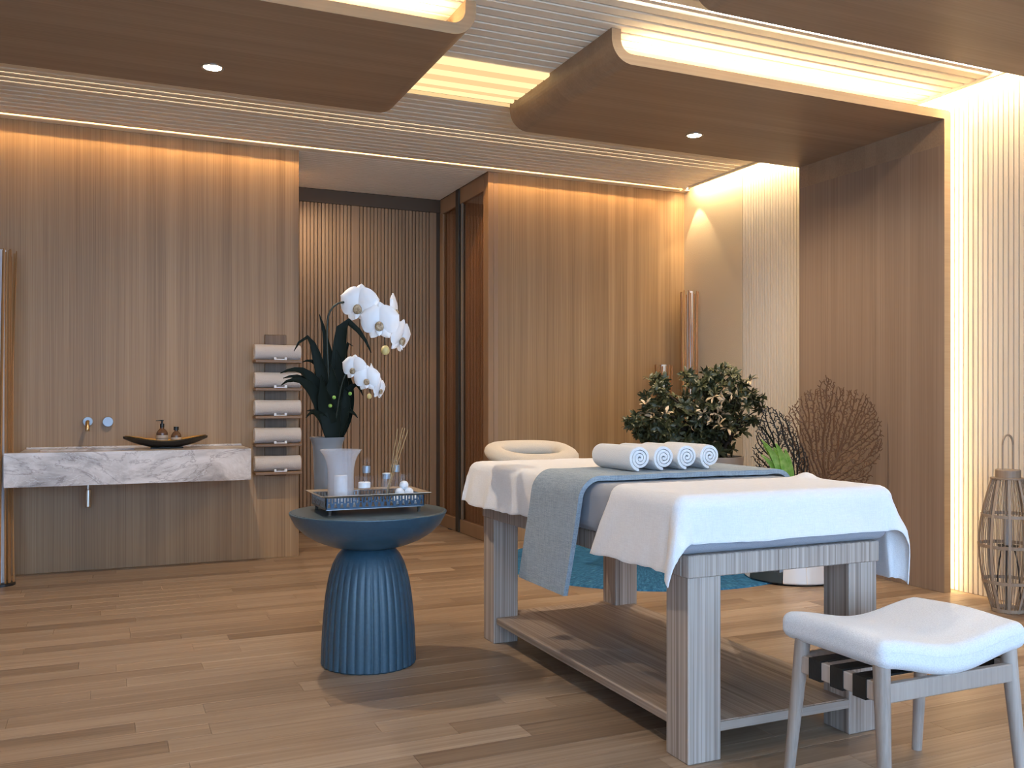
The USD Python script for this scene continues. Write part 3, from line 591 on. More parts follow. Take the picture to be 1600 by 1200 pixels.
for x in (tx0, tx1 - .003): t.part('side', moved(extrude(d, 'x', 0, .003), (x, ty0, tz0)), 'tray_metal')
t.part('base', box((tx0, ty0, tz0 - .003), (tx1, ty1, tz0 + .002), .001), 'tray_metal')
rim = np.zeros((2, 5, 3)); A = [(tx0, ty0), (tx1, ty0), (tx1, ty1), (tx0, ty1), (tx0, ty0)]; B = [(tx0 - .024, ty0 - .018), (tx1 + .024, ty0 - .018), (tx1 + .024, ty1 + .010), (tx0 - .024, ty1 + .010), (tx0 - .024, ty0 - .018)]
for i in range(5): rim[0, i] = (*A[i], tz1 - .002); rim[1, i] = (*B[i], tz1 + .007)
t.part('rim', sheet(rim[::-1], .002), 'tray_top')
for x in (tx0 + .018, tx1 - .018):
    for y in (ty0 + .015, ty1 - .015): t.part('foot', lathe([(0, ZT), (.007, ZT), (.0055, ZT + .008), (.009, tz0 - .003), (0, tz0 - .003)], (x, y, 0), 14), 'dark_metal', 30)
TF = tz0 + .002

# frosted flared vase with candle
c = np.array([.846, 3.575, 0])
t = Thing('glass_vase', 'frosted flared glass vase on the tray, candle showing inside', 'vase', (*c[:2], TF))
t.part('body', lathe([(0, TF), (.050, TF), (.052, TF + .004), (.0515, .70), (.051, .745), (.0525, .785), (.058, .812), (.067, .835), (.080, .852), (.0825, .857), (.081, .858), (.078, .853), (.065, .834), (.056, .810), (.0505, .785), (.049, .745), (.0495, .70), (.049, TF + .008), (0, TF + .008)], c, 48), 'glass_frost', 30)
single('pillar_candle', 'white pillar candle inside the frosted flared vase', 'candle', lathe([(0, TF + .0085), (.026, TF + .0085), (.026, .752), (.024, .756), (0, .756)], c, 28), 'wax', 30, loc=(*c[:2], TF + .0085))
# glass tumblers, tea light, bottles, reeds, balls
labs = ['clear glass tumbler holding the white tea light', 'clear glass tumbler in front of the reed bottle', 'clear glass tumbler at the right end of the tray']
tum = None
for k, (x, y) in enumerate(((.937, 3.560), (1.018, 3.560), (1.105, 3.605))):
    p = (x, y, TF)
    if tum is None:
        tum = Thing('glass_tumbler', labs[0], 'tumbler', p, 'glass tumblers on the tray')
        tum.part('body', lathe([(0, 0), (.036, 0), (.037, .004), (.037, .116), (.0365, .1165)], p, 32), 'glass_thin', 30)
    else: tum.copy(p, labs[k])
tl = Thing('tea_light', 'white round tea light raised inside the first glass tumbler', 'candle', (.937, 3.560, TF + .0085))
tl.part('holder', lathe([(0, .0), (.012, 0), (.010, .050), (.022, .060), (0, .060)], (.937, 3.560, TF + .0085), 24), 'glass_thin', 30)
tl.part('wax', lathe([(0, .0605), (.0235, .0605), (.0245, .064), (.0245, .081), (.022, .084), (0, .083)], (.937, 3.560, TF + .0085), 28), 'wax', 30)
tl.part('wick', rod((.937, 3.560, TF + .09), (.938, 3.560, TF + .098), .001, n=6), 'label_black')
labs = ['small glass bottle with round stopper, behind the tea light', 'small glass bottle with round stopper, right of the reeds']
bt = None
for k, p in enumerate(((.975, 3.672, TF), (1.100, 3.672, TF))):
    if bt is None:
        bt = Thing('stoppered_bottle', labs[0], 'bottle', p, 'stoppered bottles on the tray')
        bt.part('body', lathe([(0, 0), (.027, 0), (.029, .004), (.029, .085), (.024, .098), (.014, .106), (.014, .118)], p, 28), 'glass_thin', 30)
        bt.part('collar', lathe([(0, .1185), (.0155, .1185), (.0165, .121), (.0165, .146), (.0155, .148), (0, .148)], p, 28), 'chrome', 30)
        bt.part('stopper', lathe([(0, .1485)] + [(.0195 * math.cos(a), .166 + .0195 * math.sin(a)) for a in np.linspace(-1.1, 1.45, 12)] + [(0, .1855)], p, 28), 'glass_thin', True)
    else: bt.copy(p, labs[k])
rb = np.array([1.046, 3.625, TF]); t = Thing('reed_diffuser', 'reed diffuser bottle with thin sticks leaning right', 'diffuser', rb)
t.part('body', lathe([(0, 0), (.022, 0), (.023, .004), (.023, .075), (.012, .088), (.012, .096)], rb, 24), 'glass_thin', 30)
t.part('collar', lathe([(.006, .0965), (.0165, .0965), (.0165, .116), (.006, .116), (.006, .0965)], rb, 24), 'chrome', 30); t.part('cap', lathe([(.006, .1165), (.017, .1165), (.016, .120), (.006, .120), (.006, .1165)], rb, 24), 'wax', 30)
for dx, dz in ((.048, .20), (.066, .206), (.090, .195), (.079, .204)): t.part('reed', rod(rb + (-.002, 0, .02), rb + (dx, .008 * random.uniform(-1, 1) - .004, .10 + dz), .0014, n=6), 'brass')
bl = Thing('cotton_ball', 'white ball of the heap on the tray, bottom front left', 'ball', (1.052, 3.512, TF + .0185), 'white balls heaped on the tray')
bl.part('ball', trimesh.creation.icosphere(3, .0185).apply_translation((1.052, 3.512, TF + .0185)), 'white_ball', True)
for x, y, z, lab in ((1.090, 3.512, 0, 'bottom front middle'), (1.128, 3.512, 0, 'bottom front right'), (1.071, 3.545, 0, 'bottom back left'), (1.109, 3.545, 0, 'bottom back right'), (1.071, 3.523, .0305, 'second layer left'), (1.109, 3.523, .0305, 'second layer right'), (1.090, 3.527, .058, 'on the very top')):
    bl.copy((x, y, TF + .0185 + z), 'white ball of the heap on the tray, ' + lab)

# ------------------------------------------------------------------ orchid in a grey pot
OV = np.array([.846, 3.812, 0])
t = Thing('flower_pot', 'grey flared pot holding the orchid, behind the frosted vase', 'pot', (*OV[:2], ZT))
t.part('body', lathe([(0, ZT), (.050, ZT), (.053, ZT + .006), (.058, .80), (.0605, .862), (.066, .880), (.0735, .896), (.0745, .899), (.072, .899), (.063, .882), (.056, .862), (.054, .84), (0, .84)], OV, 40), 'vase_grey', 30)
t.part('soil', lathe([(0, .8405), (.0535, .8405), (.0535, .846), (0, .850)], OV, 24), 'soil', 30)
o = Thing('orchid', 'white moth orchid with dark strap leaves rising from the grey pot', 'orchid', (*OV[:2], .85))
def W(u, v, dy=0.0): return aty(u, v, 3.812 + dy)
def strap_leaf(px, width, dy0, dy1, roll=0.0, n=14):
    c = np.array([W(u, v, dy0 + (dy1 - dy0) * i / (len(px) - 1)) for i, (u, v) in enumerate(px)]); c = spline(c, n)
    Tn = np.gradient(c, axis=0); Tn /= np.linalg.norm(Tn, axis=1, keepdims=True)
    view = np.array([-.25 + roll, -.95, .25]); S = np.cross(Tn, view); S /= np.linalg.norm(S, axis=1, keepdims=True) + 1e-9; N = np.cross(S, Tn)
    s = np.linspace(0, 1, n); wd = width * (.55 + .45 * np.sin(PI * np.clip(s * 1.25, 0, 1))) * np.clip((1 - s) / .30, 0.03, 1)**.75
    G = np.stack([c - S * wd[:, None] / 2, c - N * wd[:, None] * .16, c + S * wd[:, None] / 2], 1); return sheet(G, .0022)
LV = [([(520, 690), (518, 620), (513, 560), (507, 520), (499, 491)], .040, 0, .03), ([(523, 690), (527, 600), (530, 550), (533, 518), (541, 501), (556, 512), (570, 530), (580, 551)], .046, 0, -.05),
      ([(518, 690), (508, 610), (497, 565), (490, 541), (482, 526), (469, 533), (459, 549)], .036, 0, .04), ([(518, 690), (505, 625), (486, 590), (466, 577), (452, 578), (438, 583)], .040, 0, -.05),
      ([(517, 690), (503, 630), (484, 600), (464, 588), (450, 588), (442, 591)], .036, .01, .02), ([(516, 692), (503, 640), (486, 607), (465, 593), (450, 595), (439, 602)], .038, -.01, -.07),
      ([(516, 640), (505, 585), (493, 567), (482, 563), (472, 566)], .030, .02, .07), ([(520, 692), (517, 630), (511, 575), (506, 543)], .070, .02, .04), ([(524, 692), (528, 630), (530, 580), (526, 546)], .072, 0, -.01),
      ([(524, 692), (536, 640), (548, 606), (556, 600), (563, 608), (567, 618)], .034, -.01, -.04), ([(523, 690), (532, 600), (538, 553), (546, 535), (552, 541)], .046, .01, .03),
      ([(518, 692), (511, 667), (501, 650), (489, 644), (478, 653)], .030, 0, -.06), ([(518, 692), (508, 662), (497, 645), (486, 641), (479, 642)], .026, .01, .03), ([(524, 692), (532, 662), (543, 640), (552, 645), (559, 653)], .028, 0, -.05),
      ([(523, 692), (530, 660), (539, 642), (546, 645), (550, 650)], .026, .01, .04), ([(522, 692), (534, 650), (541, 625), (540, 606), (546, 612)], .040, -.02, -.03), ([(519, 692), (508, 640), (499, 600), (494, 560)], .052, .03, .06),
      ([(522, 692), (537, 640), (541, 590), (536, 560)], .060, .03, .05), ([(521, 692), (517, 650), (520, 600), (517, 570)], .062, -.03, -.05), ([(520, 692), (512, 650), (506, 620), (502, 585)], .050, -.02, -.06)]
for px, wd, a, b in LV: o.part('leaf', strap_leaf(px, wd * 1.35, a, b), 'orchid_leaf', 40)
st = spline([W(520, 690), W(514, 600, -.02), W(511, 520, -.02), W(512, 498, -.02), W(520, 480, -.02), W(535, 472, -.02), W(560, 474, .0), W(590, 484, .0), W(606, 505, .0), W(612, 520, .0)], 40)
o.part('stem', tube(st, np.linspace(.0055, .0035, 40), 8), 'green_stem', True)
o.part('stem', tube(spline([W(521, 690), W(530, 620, -.06), W(540, 585, -.08), W(556, 578, -.08), W(572, 586, -.075), W(583, 598, -.075)], 24), np.linspace(.0042, .0026, 24), 8), 'green_stem', True)
o.part('pedicel', rod(W(600, 518), W(602, 540), .0025, .002, 8), 'green_stem'); o.part('pedicel', rod(W(606, 512), W(624, 524), .0028, .0025, 8), 'shoot'); o.part('pedicel', rod(W(577, 596, -.075), W(577, 612, -.075), .0016, n=6), 'green_stem')
def petal(L, Wd, ang, cup, twist=0, base=.06, n=11, k=9, tip=.75):
    s = np.linspace(0, 1, n)[:, None]; q = np.linspace(-1, 1, k)[None]
    prof = np.sin(PI * np.clip(s, 0, 1)**tip)**.62 + base * (1 - s)
    x = q * Wd / 2 * prof; y = s * L + 0 * q; z = cup * (s**2) * L + .10 * Wd * (1 - q**2) * np.sin(PI * s) - .12 * Wd * q**2 * s + twist * q * s
    c, d = math.cos(ang), math.sin(ang); return sheet(np.stack([x * c - y * d, x * d + y * c, z], -1), .0012)
def flower(pos, facing, size, up=(0, 0, 1), tilt=0.0):
    R = frame(facing, up); c, s_ = math.cos(tilt), math.sin(tilt); R = R @ np.array([[c, -s_, 0], [s_, c, 0], [0, 0, 1]]); S = size
    pa = numbered(o.path, 'flower'); UsdGeom.Xform.Define(stage, pa)
    def pt(name, mesh, mt): o.part(name, placed(mesh, R * S, pos), mt, True, parent=pa)
    pt('sepal', moved(petal(.50, .40, 0, -.10), (0, .02, -.03)), 'petal')
    for sg in (1, -1): pt('sepal', moved(petal(.46, .34, sg * (PI - .55), -.05), (0, -.02, -.03)), 'petal')
    for sg in (1, -1): pt('petal', petal(.53, .66, sg * 1.22, -.06, tip=.95, base=.25), 'petal')
    pt('lip', placed(lathe([(0, -.02), (.07, .0), (.115, .05), (.10, .10), (.05, .12), (0, .10)], (0, 0, 0), 14), np.diag([1, 1.15, 1]), (0, -.12, .0)), 'petal_lip')
    pt('lip_tip', moved(petal(.20, .15, PI, .45, n=7, k=5), (0, -.16, .06)), 'petal')
flower(W(560, 476, -.05), (-.55, -.80, -.12), .168, tilt=-.12); flower(W(593, 503, -.10), (-.38, -.92, -.10), .162); flower(W(617, 484, .0), (.82, -.35, -.05), .142, tilt=-.2); flower(W(628, 527, -.04), (.55, -.62, -.22), .146, tilt=-.12)
flower(W(552, 575, -.12), (-.62, -.72, -.1), .106, tilt=-.1); flower(W(573, 592, -.15), (-.40, -.9, -.1), .108); flower(W(583, 585, -.08), (.80, -.3, .0), .092, tilt=-.2); flower(W(594, 608, -.1), (.58, -.6, -.15), .090, tilt=-.1)
for pos, r in ((W(602, 547, -.02), .0185), (W(577, 619, -.09), .0105)):
    bm = trimesh.creation.icosphere(3, r); bm.vertices[:, 2] = bm.vertices[:, 2] * 1.12 - .08 * r * np.abs(np.sin(3 * np.arctan2(bm.vertices[:, 1], bm.vertices[:, 0]))); o.part('bud', moved(bm, pos), 'bud', True)
for u, v in ((522, 621), (516, 634), (547, 615)): o.part('shoot', moved(trimesh.creation.icosphere(2, .008), W(u, v, -.09)), 'shoot', True)

# ------------------------------------------------------------------ vanity wall
t = Thing('vanity', 'wall-hung grey marble vanity slab with integrated basin', 'vanity', (.15, 6.0, .565))
vz0, vz1 = .565, .757
body = tm(m3.Manifold.cube((1.337, .452, vz1 - vz0)).translate((-.522, 5.80, vz0)) - m3.Manifold.cube((.52, .24, .08)).translate((-.36, 5.90, vz1 - .07)) - m3.Manifold.cube((.30, .40, .4)).translate((-.75, 5.862, vz0 - .1)))
t.part('slab', body, 'marble')
t.part('upstand', box((-.44, 6.232, vz1), (.815, 6.251, vz1 + .012), .002), 'marble')
dr = t.part('drain_pipe', rod((-.10, 6.10, vz0), (-.10, 6.10, .50), .011, n=16), 'steel', 40)
t.part('bottle_trap', lathe([(0, .408), (.016, .408), (.0185, .412), (.0185, .512), (.016, .516), (0, .516)], (-.10, 6.10, 0), 20), 'steel', 30, parent=dr)
def disc_y(c, r, y0, y1, n=28): m = lathe([(0, 0), (r, 0), (r, y1 - y0 - .002), (r - .002, y1 - y0), (0, y1 - y0)], (0, 0, 0), n); return placed(m, np.array([[1, 0, 0], [0, 0, -1], [0, 1, 0]]), (c[0], y1, c[1]))
t = Thing('wall_spout', 'wall-mounted tap spout with brass outlet and chrome rosette', 'tap', (-.104, YF, .920))
t.part('rosette', disc_y((-.104, .922), .029, YF - .012, YF - .0005), 'chrome', 30)
t.part('spout', tube(spline([(-.104, YF - .01, .921), (-.104, YF - .10, .921), (-.104, YF - .135, .912), (-.104, YF - .148, .885), (-.104, YF - .149, .868)], 16), .0115, 14), 'brass', True)
t = Thing('tap_knob', 'round chrome tap knob on the veneered wall, beside the spout', 'tap', (.010, YF, .920)); t.part('rosette', disc_y((.010, .920), .026, YF - .004, YF - .0005), 'chrome', 30); t.part('handle', disc_y((.010, .920), .031, YF - .038, YF - .004), 'chrome', 30)
# boat-shaped dish
BC = np.array([.338, 6.045, vz1]); t = Thing('dish', 'black boat-shaped dish, gold inside, on the marble vanity', 'dish', BC)
def boat(dz, shrink=1.0, n=41, k=13):
    s = np.linspace(-1, 1, n)[:, None]; q = np.linspace(-1, 1, k)[None]; wd = .092 * (1 - np.abs(s)**2.6)**.75 + .004
    x = s * .242 * shrink; y = q * wd * shrink + .0 * s; z = .010 + .060 * np.abs(s)**2.0 + .040 * np.abs(q)**2.2 * (1 - .75 * np.abs(s)**3) + dz + .006 * np.sign(s) * 0
    return np.stack([x + 0 * q, y, z + 0 * y], -1) + BC
t.part('shell', sheet(boat(-.004), .008), 'black_satin', 40); t.part('lining', sheet(boat(.0012, .965), .002), 'gold', 40, label='gold inner lining')
t.part('foot', box(BC + (-.09, -.03, 0), BC + (.10, .03, .008), .003), 'black_satin')
def soap(c, r, hb, label, pump):
    t = Thing('soap_bottle', label, 'bottle', c); b = c[2]
    t.part('body', lathe([(0, b), (r - .003, b), (r, b + .003), (r, b + hb), (r * .93, b + hb + .008), (r * .62, b + hb + .022), (r * .36, b + hb + .029), (r * .36, b + hb + .036), (0, b + hb + .036)], c * (1, 1, 0), 32), 'amber', 30)
    lb = t.part('paper_label', lathe([(r + .0003, b + .008), (r + .0008, b + .008), (r + .0008, b + hb * .86), (r + .0003, b + hb * .86)], c * (1, 1, 0), 32), 'label_cream', 30)
    for f0, f1 in ((.10, .17), (.28, .46), (.58, .62)): t.part('print_band', lathe([(r + .0008, b + hb * f0), (r + .0013, b + hb * f0), (r + .0013, b + hb * f1), (r + .0008, b + hb * f1)], c * (1, 1, 0), 32), 'label_black', 30, parent=lb)
    z = b + hb + .0365
    if pump:
        p = t.part('pump', lathe([(0, z), (.013, z), (.013, z + .022), (.006, z + .025), (.005, z + .036), (.009, z + .038), (.009, z + .046), (0, z + .047)], c * (1, 1, 0), 20), 'black_satin', 30)
        t.part('nozzle', rod((c[0] + .006, c[1], z + .043), (c[0] - .036, c[1] - .006, z + .041), .0042, .003, 8), 'black_satin', parent=p)
    else: t.part('cap', lathe([(0, z), (.0155, z), (.0155, z + .018), (.0145, z + .020), (0, z + .020)], c * (1, 1, 0), 20), 'black_satin', 30)
soap(BC + (-.022, .005, .0150), .0335, .078, 'brown soap bottle with black pump, cream label, standing in the dish', True)
soap(BC + (.060, .006, .0175), .0305, .058, 'smaller brown bottle with black screw cap beside the pump bottle', False)
# towel rack
t = Thing('towel_rack', 'brown wooden wall rack with five towel shelves', 'towel rack', (1.036, YF, .56))
t.part('back_board', box((.964, YF - .016, .548), (1.107, YF - .0005, 1.492), .003), 'board_z')
shz = (1.300, 1.1165, .934, .751, .566); RR = .0575; cr = None
labs = ['rolled cream towel on the top shelf of the rack', 'rolled cream towel on the second shelf of the rack', 'rolled cream towel on the middle shelf of the rack', 'rolled cream towel on the fourth shelf of the rack', 'rolled cream towel on the lowest shelf of the rack']
rk = spiral_roll(RR, 3.0, .298, .015, 2, -1.0); rkx = rk.copy(); rkx.vertices = rkx.vertices[:, [2, 0, 1]]
for k, z in enumerate(shz):
    sh = t.part('shelf', box((.885, YF - .148, z), (1.188, YF - .0165, z + .018), .0025), 'shelf_x')
    for x in (1.012, 1.080):
        t.part('clip', cat([box((x - .008, YF - .149, z + .018), (x + .008, YF - .140, z + .036), .002)]), 'white_clip', parent=sh)
    t.part('clip_bar', box((1.010, YF - .148, z + .019), (1.082, YF - .142, z + .025), .001), 'white_clip', parent=sh)
    p = (.888, YF - .0175 - RR, z + .018 + RR - .001)
    if cr is None: cr = Thing('hand_towel', labs[0], 'towel', p, 'rolled towels on the wall rack'); cr.part('roll', moved(rkx, p), 'towel_cream', 50)
    else: cr.copy(p, labs[k])

# ------------------------------------------------------------------ stick floor lamps
def stick_lamp(c, h, r, n, label, seed):
    rg = random.Random(seed); c = np.array(c, float); t = Thing('stick_lamp', label, 'floor lamp', c)
    t.part('foot', lathe([(0, 0), (r * .95, 0), (r * .95, .012), (r * .85, .016), (0, .016)], c, 28), 'black_satin', 30)
    t.part('tube', lathe([(0, .0165), (r * .22, .0165), (r * .30, h * .45), (r * .34, h * .97), (r * .30, h), (0, h)], c, 24), 'acrylic', 40)
    for k in range(n):
        a = 2 * PI * k / n + rg.uniform(-.15, .15); b = a + rg.uniform(-.55, .55); ra, rb_ = r * rg.uniform(.62, .88), r * rg.uniform(.82, 1.05); q = r * rg.uniform(.60, .85); mid = (a + b) / 2
        P = [c + (ra * math.cos(a), ra * math.sin(a), .0165), c + (q * math.cos(mid), q * math.sin(mid), h * .5), c + (rb_ * math.cos(b), rb_ * math.sin(b), h * rg.uniform(.985, 1.003))]
        t.part('stick', tube(spline(P, 7), r * rg.uniform(.055, .085), 6), 'stick')
stick_lamp((-.545, 5.945, 0), 1.91, .075, 17, 'tall bundle-of-sticks floor lamp left of the marble vanity', 1)
stick_lamp((4.215, 6.04, 0), 1.915, .074, 17, 'tall bundle-of-sticks floor lamp in the corner behind the bonsai', 2)
stick_lamp((4.010, 6.10, 0), 1.335, .070, 15, 'short bundle-of-sticks floor lamp, mostly behind the bonsai', 3)

# ------------------------------------------------------------------ lantern
LC = np.array([4.112, 3.172, 0]); t = Thing('lantern', 'tall woven cane lantern with loop handle, by the fluted wall', 'lantern', LC)
LP = np.array([(0, .072), (.07, .093), (.153, .117), (.25, .131), (.33, .1345), (.42, .1295), (.48, .121), (.57, .101), (.664, .074)])
from scipy.interpolate import PchipInterpolator
lr = PchipInterpolator(LP[:, 0], LP[:, 1]); zz = np.linspace(0.001, .664, 16)
for k in range(10):
    a = 2 * PI * k / 10 + .1
    G = np.array([[[(lr(z)) * math.cos(a + s * .006 / lr(z)) + LC[0], lr(z) * math.sin(a + s * .006 / lr(z)) + LC[1], z] for s in (-1, 1)] for z in zz]); t.part('rib', sheet(G, .003), 'cane', 30)
for k in range(50):
    a = 2 * PI * (k + .5) / 50; t.part('cane', tube([(LC[0] + (lr(z) - .004) * math.cos(a), LC[1] + (lr(z) - .004) * math.sin(a), z) for z in zz], .0016, 5), 'cane')
for z in (.012, .153, .33, .48): r = float(lr(z)); t.part('hoop', lathe([(r - .007, z - .008), (r - .001, z - .008), (r + .001, z + .008), (r - .007, z + .008), (r - .007, z - .008)], LC, 40), 'cane', 30)
t.part('cap', lathe([(0, .660), (.080, .660), (.080, .667), (.058, .668), (.058, .704), (.055, .708), (0, .708)], LC, 40), 'cane', 30)
t.part('handle', tube([LC + (-.037 * math.cos(a), 0.0, .830 + .050 * math.sin(a)) if 0 <= a <= PI else LC for a in np.linspace(0, PI, 15)], .005, 8), 'cane', True)
for sg in (-1, 1): t.part('handle_stem', rod(LC + (sg * .037, 0, .706), LC + (sg * .037, 0, .831), .005, n=8), 'cane')
t.part('candle_plate', lathe([(0, .322), (.046, .322), (.048, .330), (0, .330)], LC, 28), 'dark_metal', 30)
for k in range(3):
    a = 2 * PI * k / 3 - .5; t.part('plate_leg', tube(spline([LC + (.03 * math.cos(a), .03 * math.sin(a), .322), LC + (.052 * math.cos(a), .052 * math.sin(a), .2), LC + (.062 * math.cos(a), .062 * math.sin(a), .004)], 10), .004, 6), 'dark_metal', True)
single('candle', 'grey pillar candle inside the cane lantern', 'candle', lathe([(0, .3305), (.018, .3305), (.018, .474), (.016, .477), (0, .477)], LC, 24), 'wax_grey', 30, loc=(LC[0], LC[1], .3305))

# ------------------------------------------------------------------ rug, planter, sea fans, green plant
RC = np.array([3.225, 5.115, 0]); RRD = .95
th = np.arange(240) * 2 * PI / 240; rs = np.r_[0.001, np.linspace(.05, RRD - .01, 40), RRD]
G = np.zeros((len(rs), 241, 3))
for i, r in enumerate(rs):
    for j in range(241):
        a = 2 * PI * j / 240; z = .008 + .0016 * math.cos(60 * a) * min(1, r * 3) + .0012 * math.sin(r * 150)
        if r == RRD: z = .0005
        G[i, j] = (RC[0] + r * math.cos(a), RC[1] + r * math.sin(a), z)
rug = sheet(G); rug.merge_vertices()
single('rug', 'round blue braided rug behind the massage table', 'rug', rug, 'rug', True, loc=(RC[0], RC[1], 0))
BP = np.array([3.715, 4.29, .0112]); t = Thing('planter', 'low bell-shaped planter, white with a dark sector, behind the massage table', 'planter', BP)
prof = [(.262, 0), (.268, .006), (.262, .05), (.244, .15), (.222, .27), (.206, .38), (.20, .47), (.198, .478), (.190, .478), (.190, .44)]
def sector(a0, a1, prof, n=40):
    th = np.radians(np.linspace(a0, a1, n)); return sheet(np.array([[(BP[0] + r * math.cos(a), BP[1] + r * math.sin(a), z) for r, z in prof] for a in th]) + (0, 0, BP[2]), .004)
t.part('white_shell', sector(-141, 168, prof, 60), 'glaze_white', 30); t.part('slate_shell', sector(168.5, 218.0, prof, 24), 'planter_dark', 30, label='dark slate-coloured sector'); t.part('seam', sector(-113, -112.2, [(r + .0015, z) for r, z in prof[:8]], 3), 'planter_pale')  # dark sector and a thin pale line on the white shell
t.part('soil', lathe([(0, .40), (.194, .40), (.188, .445), (0, .462)], BP, 32), 'soil', 30)
def sea_fan(base, u, w, outline, name, label, mt, seed, nattr, step=.012, reach=.055, kill=.0125, r0=.0021):
    """Space-colonising fan in the plane through base spanned by u and w (up); outline in plane metres."""
    from scipy.spatial import cKDTree
    rg = np.random.default_rng(seed); poly = Polygon(outline); x0, y0, x1, y1 = poly.bounds; A = []
    while len(A) < nattr:
        p = rg.uniform((x0, y0), (x1, y1))
        if poly.contains(Point(p)): A.append(p)
    A = np.array(A); N = [np.array((0., 0.))]; par = [-1]
    for _ in range(260):
        if not len(A): break
        dist, idx = cKDTree(np.array(N)).query(A); keep = dist > kill; A, dist, idx = A[keep], dist[keep], idx[keep]
        near = dist < (reach if len(N) > 12 else 9); grew = False
        for i in np.unique(idx[near]):
            d = A[near & (idx == i)] - N[i]; d = (d / np.linalg.norm(d, axis=1, keepdims=True)).mean(0) + rg.normal(0, .18, 2); d /= np.linalg.norm(d) + 1e-9; q = N[i] + d * step
            if par[i] < 0 or len(N) < 4 or np.linalg.norm(q - N[par[i]]) > step * .8:
                N.append(q); par.append(int(i)); grew = True
        if not grew or len(N) > 4200: break
    for i in range(3, len(N)):                                 # short side twigs that close the net
        if rg.random() < .5:
            d = N[i] - N[par[i]]; a = rg.choice((-1, 1)) * rg.uniform(.8, 1.3); d = np.array([d[0] * math.cos(a) - d[1] * math.sin(a), d[0] * math.sin(a) + d[1] * math.cos(a)]); N.append(N[i] + d * rg.uniform(.8, 1.9)); par.append(i)
    N = np.array(N); cnt = np.ones(len(N))
    for i in range(len(N) - 1, 0, -1): cnt[par[i]] += cnt[i]
    off = .018 * (meshkit.noise(np.c_[N * 9, np.zeros(len(N))], seed) - .5); nrm = np.cross(u, w)
    P3 = np.array(base) + N[:, :1] * np.array(u) + N[:, 1:] * np.array(w) + off[:, None] * nrm
    rad = np.minimum(.009, r0 * cnt**.24); segs = [tube([P3[par[i]], P3[i]], [min(rad[par[i]], rad[i] * 1.25), rad[i]], 5) for i in range(1, len(N))]
    main = [s for s, c in zip(segs, cnt[1:]) if c > 40]; fine = [s for s, c in zip(segs, cnt[1:]) if c <= 40]
    t = Thing(name, label, 'sea fan', base); t.part('trunk', cat(main), mt, 60); t.part('twigs', cat(fine), mt, 60, kind='stuff')
fu = np.array([.93, -.367, 0]) * .95; up = np.array([0, 0, 1.0])
sea_fan((3.785, 4.16, .463), fu, up, [(-.03, .10), (-.12, .18), (-.20, .33), (-.235, .44), (-.16, .55), (-.07, .64), (.0, .66), (.06, .74), (.17, .66), (.27, .65), (.36, .58), (.40, .47), (.42, .36), (.40, .27), (.34, .16), (.32, .06), (.2, .03), (.05, .05)], 'sea_fan', 'large brown sea fan in the bell-shaped planter, right of the black one', 'coral_brown', 4, 5200)
sea_fan((3.675, 4.18, .463), fu, up, [(-.02, .06), (-.14, .10), (-.25, .17), (-.29, .27), (-.27, .36), (-.25, .48), (-.20, .57), (-.12, .53), (-.06, .46), (-.02, .38), (.03, .32), (.06, .25), (.05, .15), (.02, .06)], 'sea_fan', 'black sea fan in the bell-shaped planter, left of the brown one', 'coral_black', 5, 2600)
gp = Thing('green_plant', 'small bright green fleshy plant at the left of the bell-shaped planter', 'plant', (3.60, 4.145, .485))
for (du, dv, L, wd) in ((-.170, -.02, .345, .046), (-.125, .03, .315, .052), (-.095, -.05, .325, .052), (-.05, .02, .30, .054), (-.02, -.04, .29, .048), (.035, .01, .235, .040), (-.14, .05, .26, .044), (-.075, .07, .26, .046), (-.01, .05, .25, .04)):
    du -= .095; L *= 1.06; dv = min(dv, .02) - .03; b0 = gp.loc + (du * .25, dv * .3, 0); tip = gp.loc + (du, dv, L * .95); mid = gp.loc + (du * .55, dv * .6, L * .62); c = spline([b0, mid, tip], 12); s = np.linspace(0, 1, 12); wds = wd * np.sin(PI * np.clip(s * .86 + .12, 0, 1))**.7
    sd = np.array([.91, -.4, 0.]); nn = np.array([-.4, -.91, .0])
    gp.part('leaf', sheet(np.stack([c - sd * wds[:, None] / 2, c - nn * wds[:, None] * .15, c + sd * wds[:, None] / 2], 1), .005), 'succulent', 60)
gp.part('stem', tube(spline([gp.loc, gp.loc + (-.07, 0, .20), gp.loc + (-.15, .0, .34), gp.loc + (-.225, .0, .42)], 10), np.linspace(.010, .004, 10), 7), 'orchid_leaf', True)

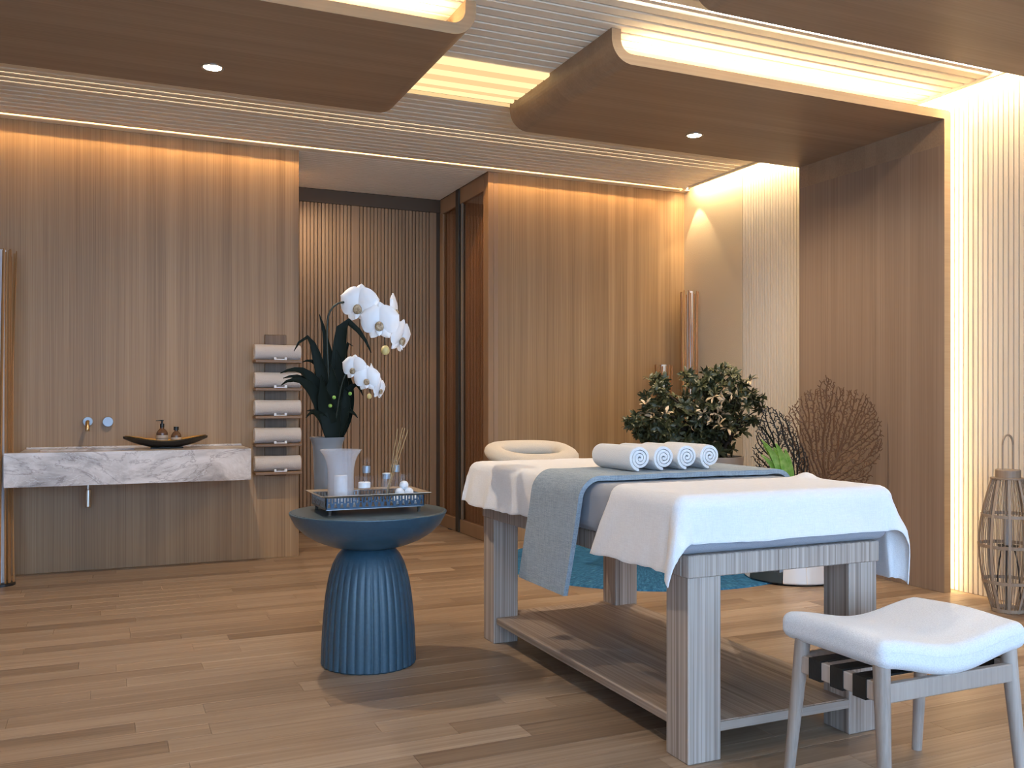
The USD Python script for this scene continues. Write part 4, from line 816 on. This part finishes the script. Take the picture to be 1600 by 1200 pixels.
# ------------------------------------------------------------------ bonsai
BO = aty(1122, 712, 4.9) * (1, 1, 0); ZP = .690
t = Thing('plant_pot', 'tall taupe planter holding the bonsai, behind the massage table', 'planter', BO)
t.part('body', lathe([(0, .0112), (.115, .0112), (.12, .016), (.150, .55), (.163, ZP - .006), (.164, ZP), (.154, ZP), (.150, ZP - .03), (0, ZP - .03)], BO, 40), 'pot_taupe', 30); t.part('soil', lathe([(0, ZP - .0295), (.149, ZP - .0295), (.148, ZP - .012), (0, ZP - .004)], BO, 28), 'soil', 30)
b = Thing('bonsai', 'dense dark-leaved bonsai tree with highlights painted as pale leaves, behind the towels', 'bonsai tree', (BO[0], BO[1], ZP - .012))
rg = np.random.default_rng(21)
blobs = [(1035, 600, 22), (1022, 618, 20), (1000, 640, 24), (985, 660, 16), (1015, 662, 30), (1050, 640, 28), (1060, 665, 36), (1105, 598, 28), (1128, 580, 20), (1140, 600, 22), (1135, 630, 32), (1163, 622, 15), (1095, 645, 40), (1120, 668, 40), (1052, 690, 30), (1085, 695, 34), (1150, 662, 26), (1172, 660, 12), (1022, 682, 18), (1140, 690, 20), (1075, 606, 10), (1168, 640, 14), (1062, 585, 9), (1012, 605, 10), (1110, 625, 30), (1080, 660, 34), (1035, 672, 30), (1100, 680, 34), (1125, 645, 32), (1070, 700, 26), (1115, 700, 26), (1010, 672, 22), (1080, 625, 20)]
starts = [np.array([BO[0] + dx, BO[1] + dy, ZP - .012]) for dx, dy in ((-.05, 0), (.02, -.03), (.055, .02))]; tips = []
for s in starts:
    m0 = s + (rg.normal(0, .03), rg.normal(0, .03), .13); b.part('trunk', tube(spline([s, s + (.012, 0, .06), m0, m0 + (rg.normal(0, .05), 0, .14)], 12), np.linspace(.020, .011, 12), 8), 'bark', True); tips.append(m0)
cl = []
for u, v, r in blobs:
    c = aty(u, v, 4.9); rr = r * .00415; dyy = rg.uniform(-.12, .12); tgt = c + (0, dyy, 0)
    k = int(np.argmin([np.linalg.norm(c - q) for q in tips])); s0 = tips[k]
    b.part('branch', tube(spline([s0, (s0 + tgt) / 2 + (0, 0, .03), tgt], 9), np.linspace(.008, .003, 9), 6), 'bark', True)
    for _ in range(max(2, int(3 + (rr / .04)**2 * 2.3))):
        d = rg.normal(size=3); d /= np.linalg.norm(d); cl.append(c + (0, dyy, 0) + d * rr * rg.uniform(.3, 1.0) * (1, .9, 1))
leaves = []
for c in cl:
    n = rg.integers(7, 11); ax = rg.normal(size=3) + (-.2, -.5, .6); ax /= np.linalg.norm(ax); R = frame(ax, (0.1, 1, .2))
    for k in range(n):
        a = 2 * PI * k / n + rg.uniform(-.3, .3); el = rg.uniform(-.25, 1.1); L = rg.uniform(.040, .064); wd = L * rg.uniform(.29, .37)
        d = R @ np.array([math.cos(a) * math.cos(el), math.sin(a) * math.cos(el), math.sin(el)]); sd = np.cross(d, R[:, 2]); sd /= np.linalg.norm(sd) + 1e-9; nn = np.cross(sd, d)
        s = np.array([0, .28, .58, .84, 1.0]); w2 = np.array([.14, .80, 1.0, .62, .05]) * wd / 2; cen = c + d * (s * L)[:, None] + nn * (.10 * L * np.sin(PI * s) - .10 * L * s**2)[:, None]
        G = np.stack([cen - sd * w2[:, None] + nn * (.25 * w2)[:, None], cen, cen + sd * w2[:, None] + nn * (.25 * w2)[:, None]], 1)
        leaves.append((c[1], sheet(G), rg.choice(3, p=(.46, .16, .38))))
leaves.sort(key=lambda q: q[0]); LM = ('bonsai_leaf', 'bonsai_leaf_mid', 'bonsai_leaf_highlight')  # pale leaves: light highlights on the foliage painted as leaf colour
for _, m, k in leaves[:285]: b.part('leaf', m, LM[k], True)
for k in range(1):
    b.part('foliage_remainder', cat([m for _, m, q in leaves[285:]]), 'bonsai_leaf_mid', True, kind='stuff')
